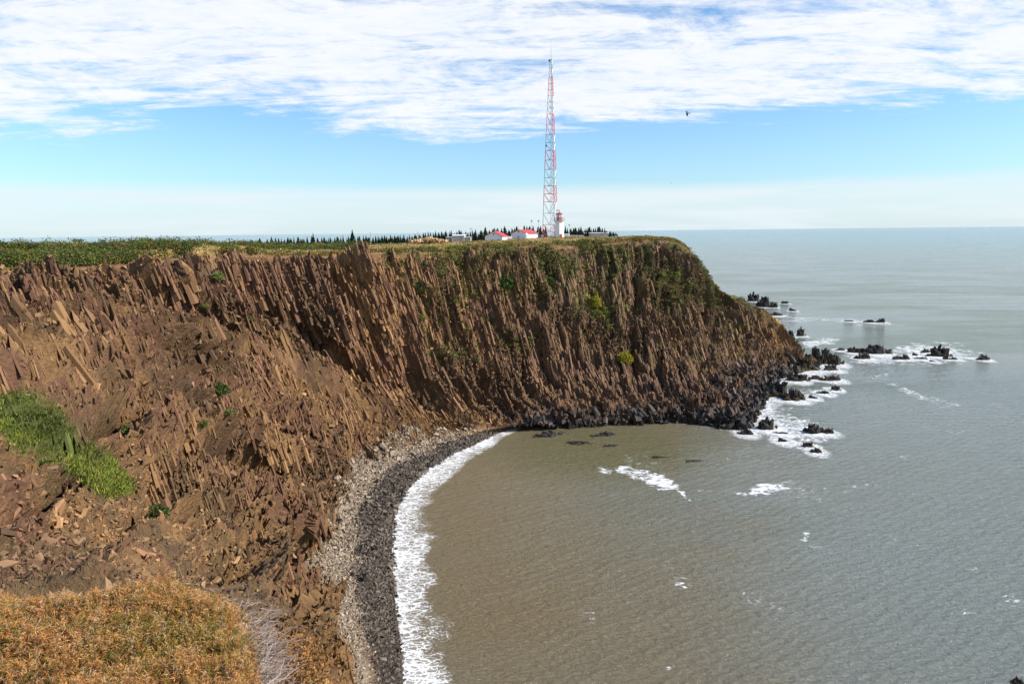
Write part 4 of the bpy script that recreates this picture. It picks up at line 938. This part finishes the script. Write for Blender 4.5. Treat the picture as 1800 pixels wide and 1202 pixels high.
# carrying ground
ga = np.linspace(R(-75), R(-8), 110); gr = np.linspace(.05, 1.06, 60)
GX = np.sin(ga)[:, None]*gr[None]*edge_r(np.clip(ga, az0, az1))[:, None]; GY = np.cos(ga)[:, None]*gr[None]*edge_r(np.clip(ga, az0, az1))[:, None]
gq_ = np.stack([GX.ravel(), GY.ravel(), np.zeros(GX.size)], 1)
ed_ = np.tile(sst(gr, .86, 1.0), len(ga))+np.repeat(sst(ga, R(-24.6), R(-22.4)), len(gr))
gz = matz(gq_[:, 0], gq_[:, 1])+(fbm(gq_, 2.2, 4, 141)-.5)*.22-ed_*.16-.20
drop = np.tile(np.maximum(0, gr-.98)*18, len(ga))+np.repeat(sst(ga, R(-23.5), R(-14))*2.6, len(gr))
gq_[:, 2] = gz-drop
ig = np.arange(gq_.shape[0]).reshape(len(ga), len(gr)); Fg = np.stack([ig[:-1, :-1], ig[1:, :-1], ig[1:, 1:], ig[:-1, 1:]], -1).reshape(-1, 4)
gc = np.tile(np.array([.07, .045, .02]), (len(gq_), 1))
tag(link('heath_ground', raw_mesh('heath_ground', gq_, Fg, M_rock, gc, smooth=True)), kind='structure')
# sprigs: short leafy shoots, each several needle sprays
per = 26; kk = np.repeat(np.arange(K), per); n = len(kk); tpos = np.tile(np.linspace(0, 1, per), K)
dirn = np.stack([RNG.normal(size=K)*.45, RNG.normal(size=K)*.45, RNG.uniform(.5, 1.1, K)], 1); dirn /= np.linalg.norm(dirn, axis=1, keepdims=True)
Ls = RNG.uniform(.04, .10, K)
cen = base[kk]+dirn[kk]*(tpos*Ls[kk])[:, None]+RNG.normal(size=(n, 3))*.006
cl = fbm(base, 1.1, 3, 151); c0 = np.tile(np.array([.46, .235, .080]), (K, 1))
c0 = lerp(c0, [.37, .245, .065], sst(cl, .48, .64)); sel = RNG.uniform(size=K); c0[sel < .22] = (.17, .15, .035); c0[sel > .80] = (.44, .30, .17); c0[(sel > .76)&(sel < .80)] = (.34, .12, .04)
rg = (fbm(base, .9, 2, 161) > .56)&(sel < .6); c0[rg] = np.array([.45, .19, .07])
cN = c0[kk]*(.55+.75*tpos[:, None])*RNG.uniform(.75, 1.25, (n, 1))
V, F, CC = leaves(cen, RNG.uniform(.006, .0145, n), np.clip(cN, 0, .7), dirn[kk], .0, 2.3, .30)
tag(link('juniper_mat', raw_mesh('juniper_mat', V, F, M_heath, CC)), 'orange and yellow green juniper mat at the viewer\'s feet, lower left', 'heath plants', kind='stuff')
# bare silver twigs on its right edge
def curves(starts, dirs, lens, rad, cols, seg=6, droop=.5, wig=.35):
    K = len(starts); p = starts.copy(); d = dirs/np.linalg.norm(dirs, axis=1, keepdims=True); rows = []
    for s_ in range(seg+1):
        rows.append((p.copy(), rad*(1-.75*s_/seg)))
        p = p+d*(lens/seg)[:, None]; d = d+RNG.normal(size=(K, 3))*wig; d[:, 2] -= droop/seg; d /= np.linalg.norm(d, axis=1, keepdims=True)
    V = []
    for (pp, rr) in rows:
        for a in (0, 2.094, 4.189):
            o_ = np.array([math.cos(a), math.sin(a)*.5, math.sin(a)]); V.append(pp+o_*rr[:, None])
    V = np.stack(V, 1)                     # K, (seg+1)*3, 3
    m = (seg+1)*3; f = []
    for s_ in range(seg):
        for a in range(3): b = (a+1) % 3; f.append([s_*3+a, s_*3+b, s_*3+3+b, s_*3+3+a])
    F = (np.array(f)[None]+(np.arange(K)*m)[:, None, None]).reshape(-1, 4)
    return V.reshape(-1, 3), F, np.repeat(cols, m, 0)
K = 2400; az = RNG.uniform(R(-24.6), R(-21.6), K); rr_ = RNG.uniform(.45, 1.03, K)*edge_r(az)*RNG.uniform(.9, 1.03, K)
st = np.stack([np.sin(az)*rr_, np.cos(az)*rr_, matz(np.sin(az)*rr_, np.cos(az)*rr_)-.38+RNG.uniform(-.1, .12, K)], 1)
dr = np.stack([RNG.uniform(-.1, 1.0, K), RNG.normal(size=K)*.6, RNG.uniform(-.3, .5, K)], 1)
V, F, CC = curves(st, dr, RNG.uniform(.08, .30, K), RNG.uniform(.0012, .0035, K), np.array([.34, .27, .23])*RNG.uniform(.6, 1.25, (K, 1)), 7, .7, .3)
tag(link('dead_twigs', raw_mesh('dead_twigs', V, F, M_twig, CC)), 'tangle of bare silvery twigs along the right edge of the juniper mat', 'twigs', kind='stuff')
# lichen covered rock and rusty tussock below the twigs
def near_pt(x, y, r): return PR(x, y, r)
b = near_pt(500, 1222, 4.6)
K = 150; c = b+RNG.normal(size=(K, 3))*np.array([.13, .14, .045]); c[:, 2] -= .10
V, F, CC = prisms(c, RNG.normal(size=(K, 3)), RNG.uniform(.05, .15, K), RNG.uniform(.05, .13, K), np.array([.42, .29, .12])*RNG.uniform(.35, 1.2, (K, 1)), 6, .7, .8)
tag(link('lichen_rock', raw_mesh('lichen_rock', V, F, M_pebble, CC)), 'yellow lichen covered rock at the bottom edge below the bare twigs', 'rock')
K = 9000; c = near_pt(478, 1172, 4.7)+RNG.normal(size=(K, 3))*np.array([.20, .18, .11]); c[:, 2] -= .06
V, F, CC = leaves(c, RNG.uniform(.012, .035, K), np.array([.30, .15, .05])*RNG.uniform(.3, 1.7, (K, 1)))
tag(link('rusty_tussock', raw_mesh('rusty_tussock', V, F, M_heath, CC)), 'rusty brown dead tussock hanging over the cliff edge right of the twigs', 'tussock')
# thin dry stalks over the mat
K = 420; az = RNG.uniform(R(-44), R(-24), K); rr_ = edge_r(az)*np.where(RNG.uniform(size=K) < .6, RNG.uniform(.88, 1.0, K), RNG.uniform(.45, 1, K))
st = np.stack([np.sin(az)*rr_, np.cos(az)*rr_, matz(np.sin(az)*rr_, np.cos(az)*rr_)-.24], 1)
dr = np.stack([RNG.normal(size=K)*.7, RNG.normal(size=K)*.5, RNG.uniform(.2, .9, K)], 1)
V, F, CC = curves(st, dr, RNG.uniform(.10, .26, K), RNG.uniform(.0007, .0015, K), np.array([.42, .30, .18])*RNG.uniform(.6, 1.2, (K, 1)), 5, .5, .2)
tag(link('dry_stalks', raw_mesh('dry_stalks', V, F, M_twig, CC)), 'fine dry grass stalks sticking out of the juniper mat', 'grass stalks', kind='stuff')
# green grass tufts in it
for (x, y, lab) in ((205, 1115, 'green grass tuft in the middle of the juniper mat'), (272, 1057, 'faint yellow green tuft near the top of the juniper mat'), (165, 1090, 'small green tuft left of the middle of the mat')):
    d = ray(x, y); t_ = 3.3 if y > 1100 else 3.9; hh_ = math.hypot(d[0], d[1])
    b = np.array([d[0]/hh_*t_, d[1]/hh_*t_, 0]); b[2] = matz(b[0], b[1])-.20
    K = 60; st = b+RNG.normal(size=(K, 3))*np.array([.05, .04, .005]); dr = np.stack([RNG.normal(size=K)*.7+.3, RNG.normal(size=K)*.5, RNG.uniform(.5, 1, K)], 1)
    V, F, CC = curves(st, dr, RNG.uniform(.06, .14, K), RNG.uniform(.0018, .0035, K), np.array([.13, .22, .04])*RNG.uniform(.7, 1.3, (K, 1)), 5, .5, .1)
    tag(link('grass_tuft', raw_mesh('grass_tuft', V, F, M_heath, CC)), lab, 'grass tuft')
print('terrain', nu*nv, 'sea', len(WP), 'z range near', matz(np.array([0.]), np.array([4.])))
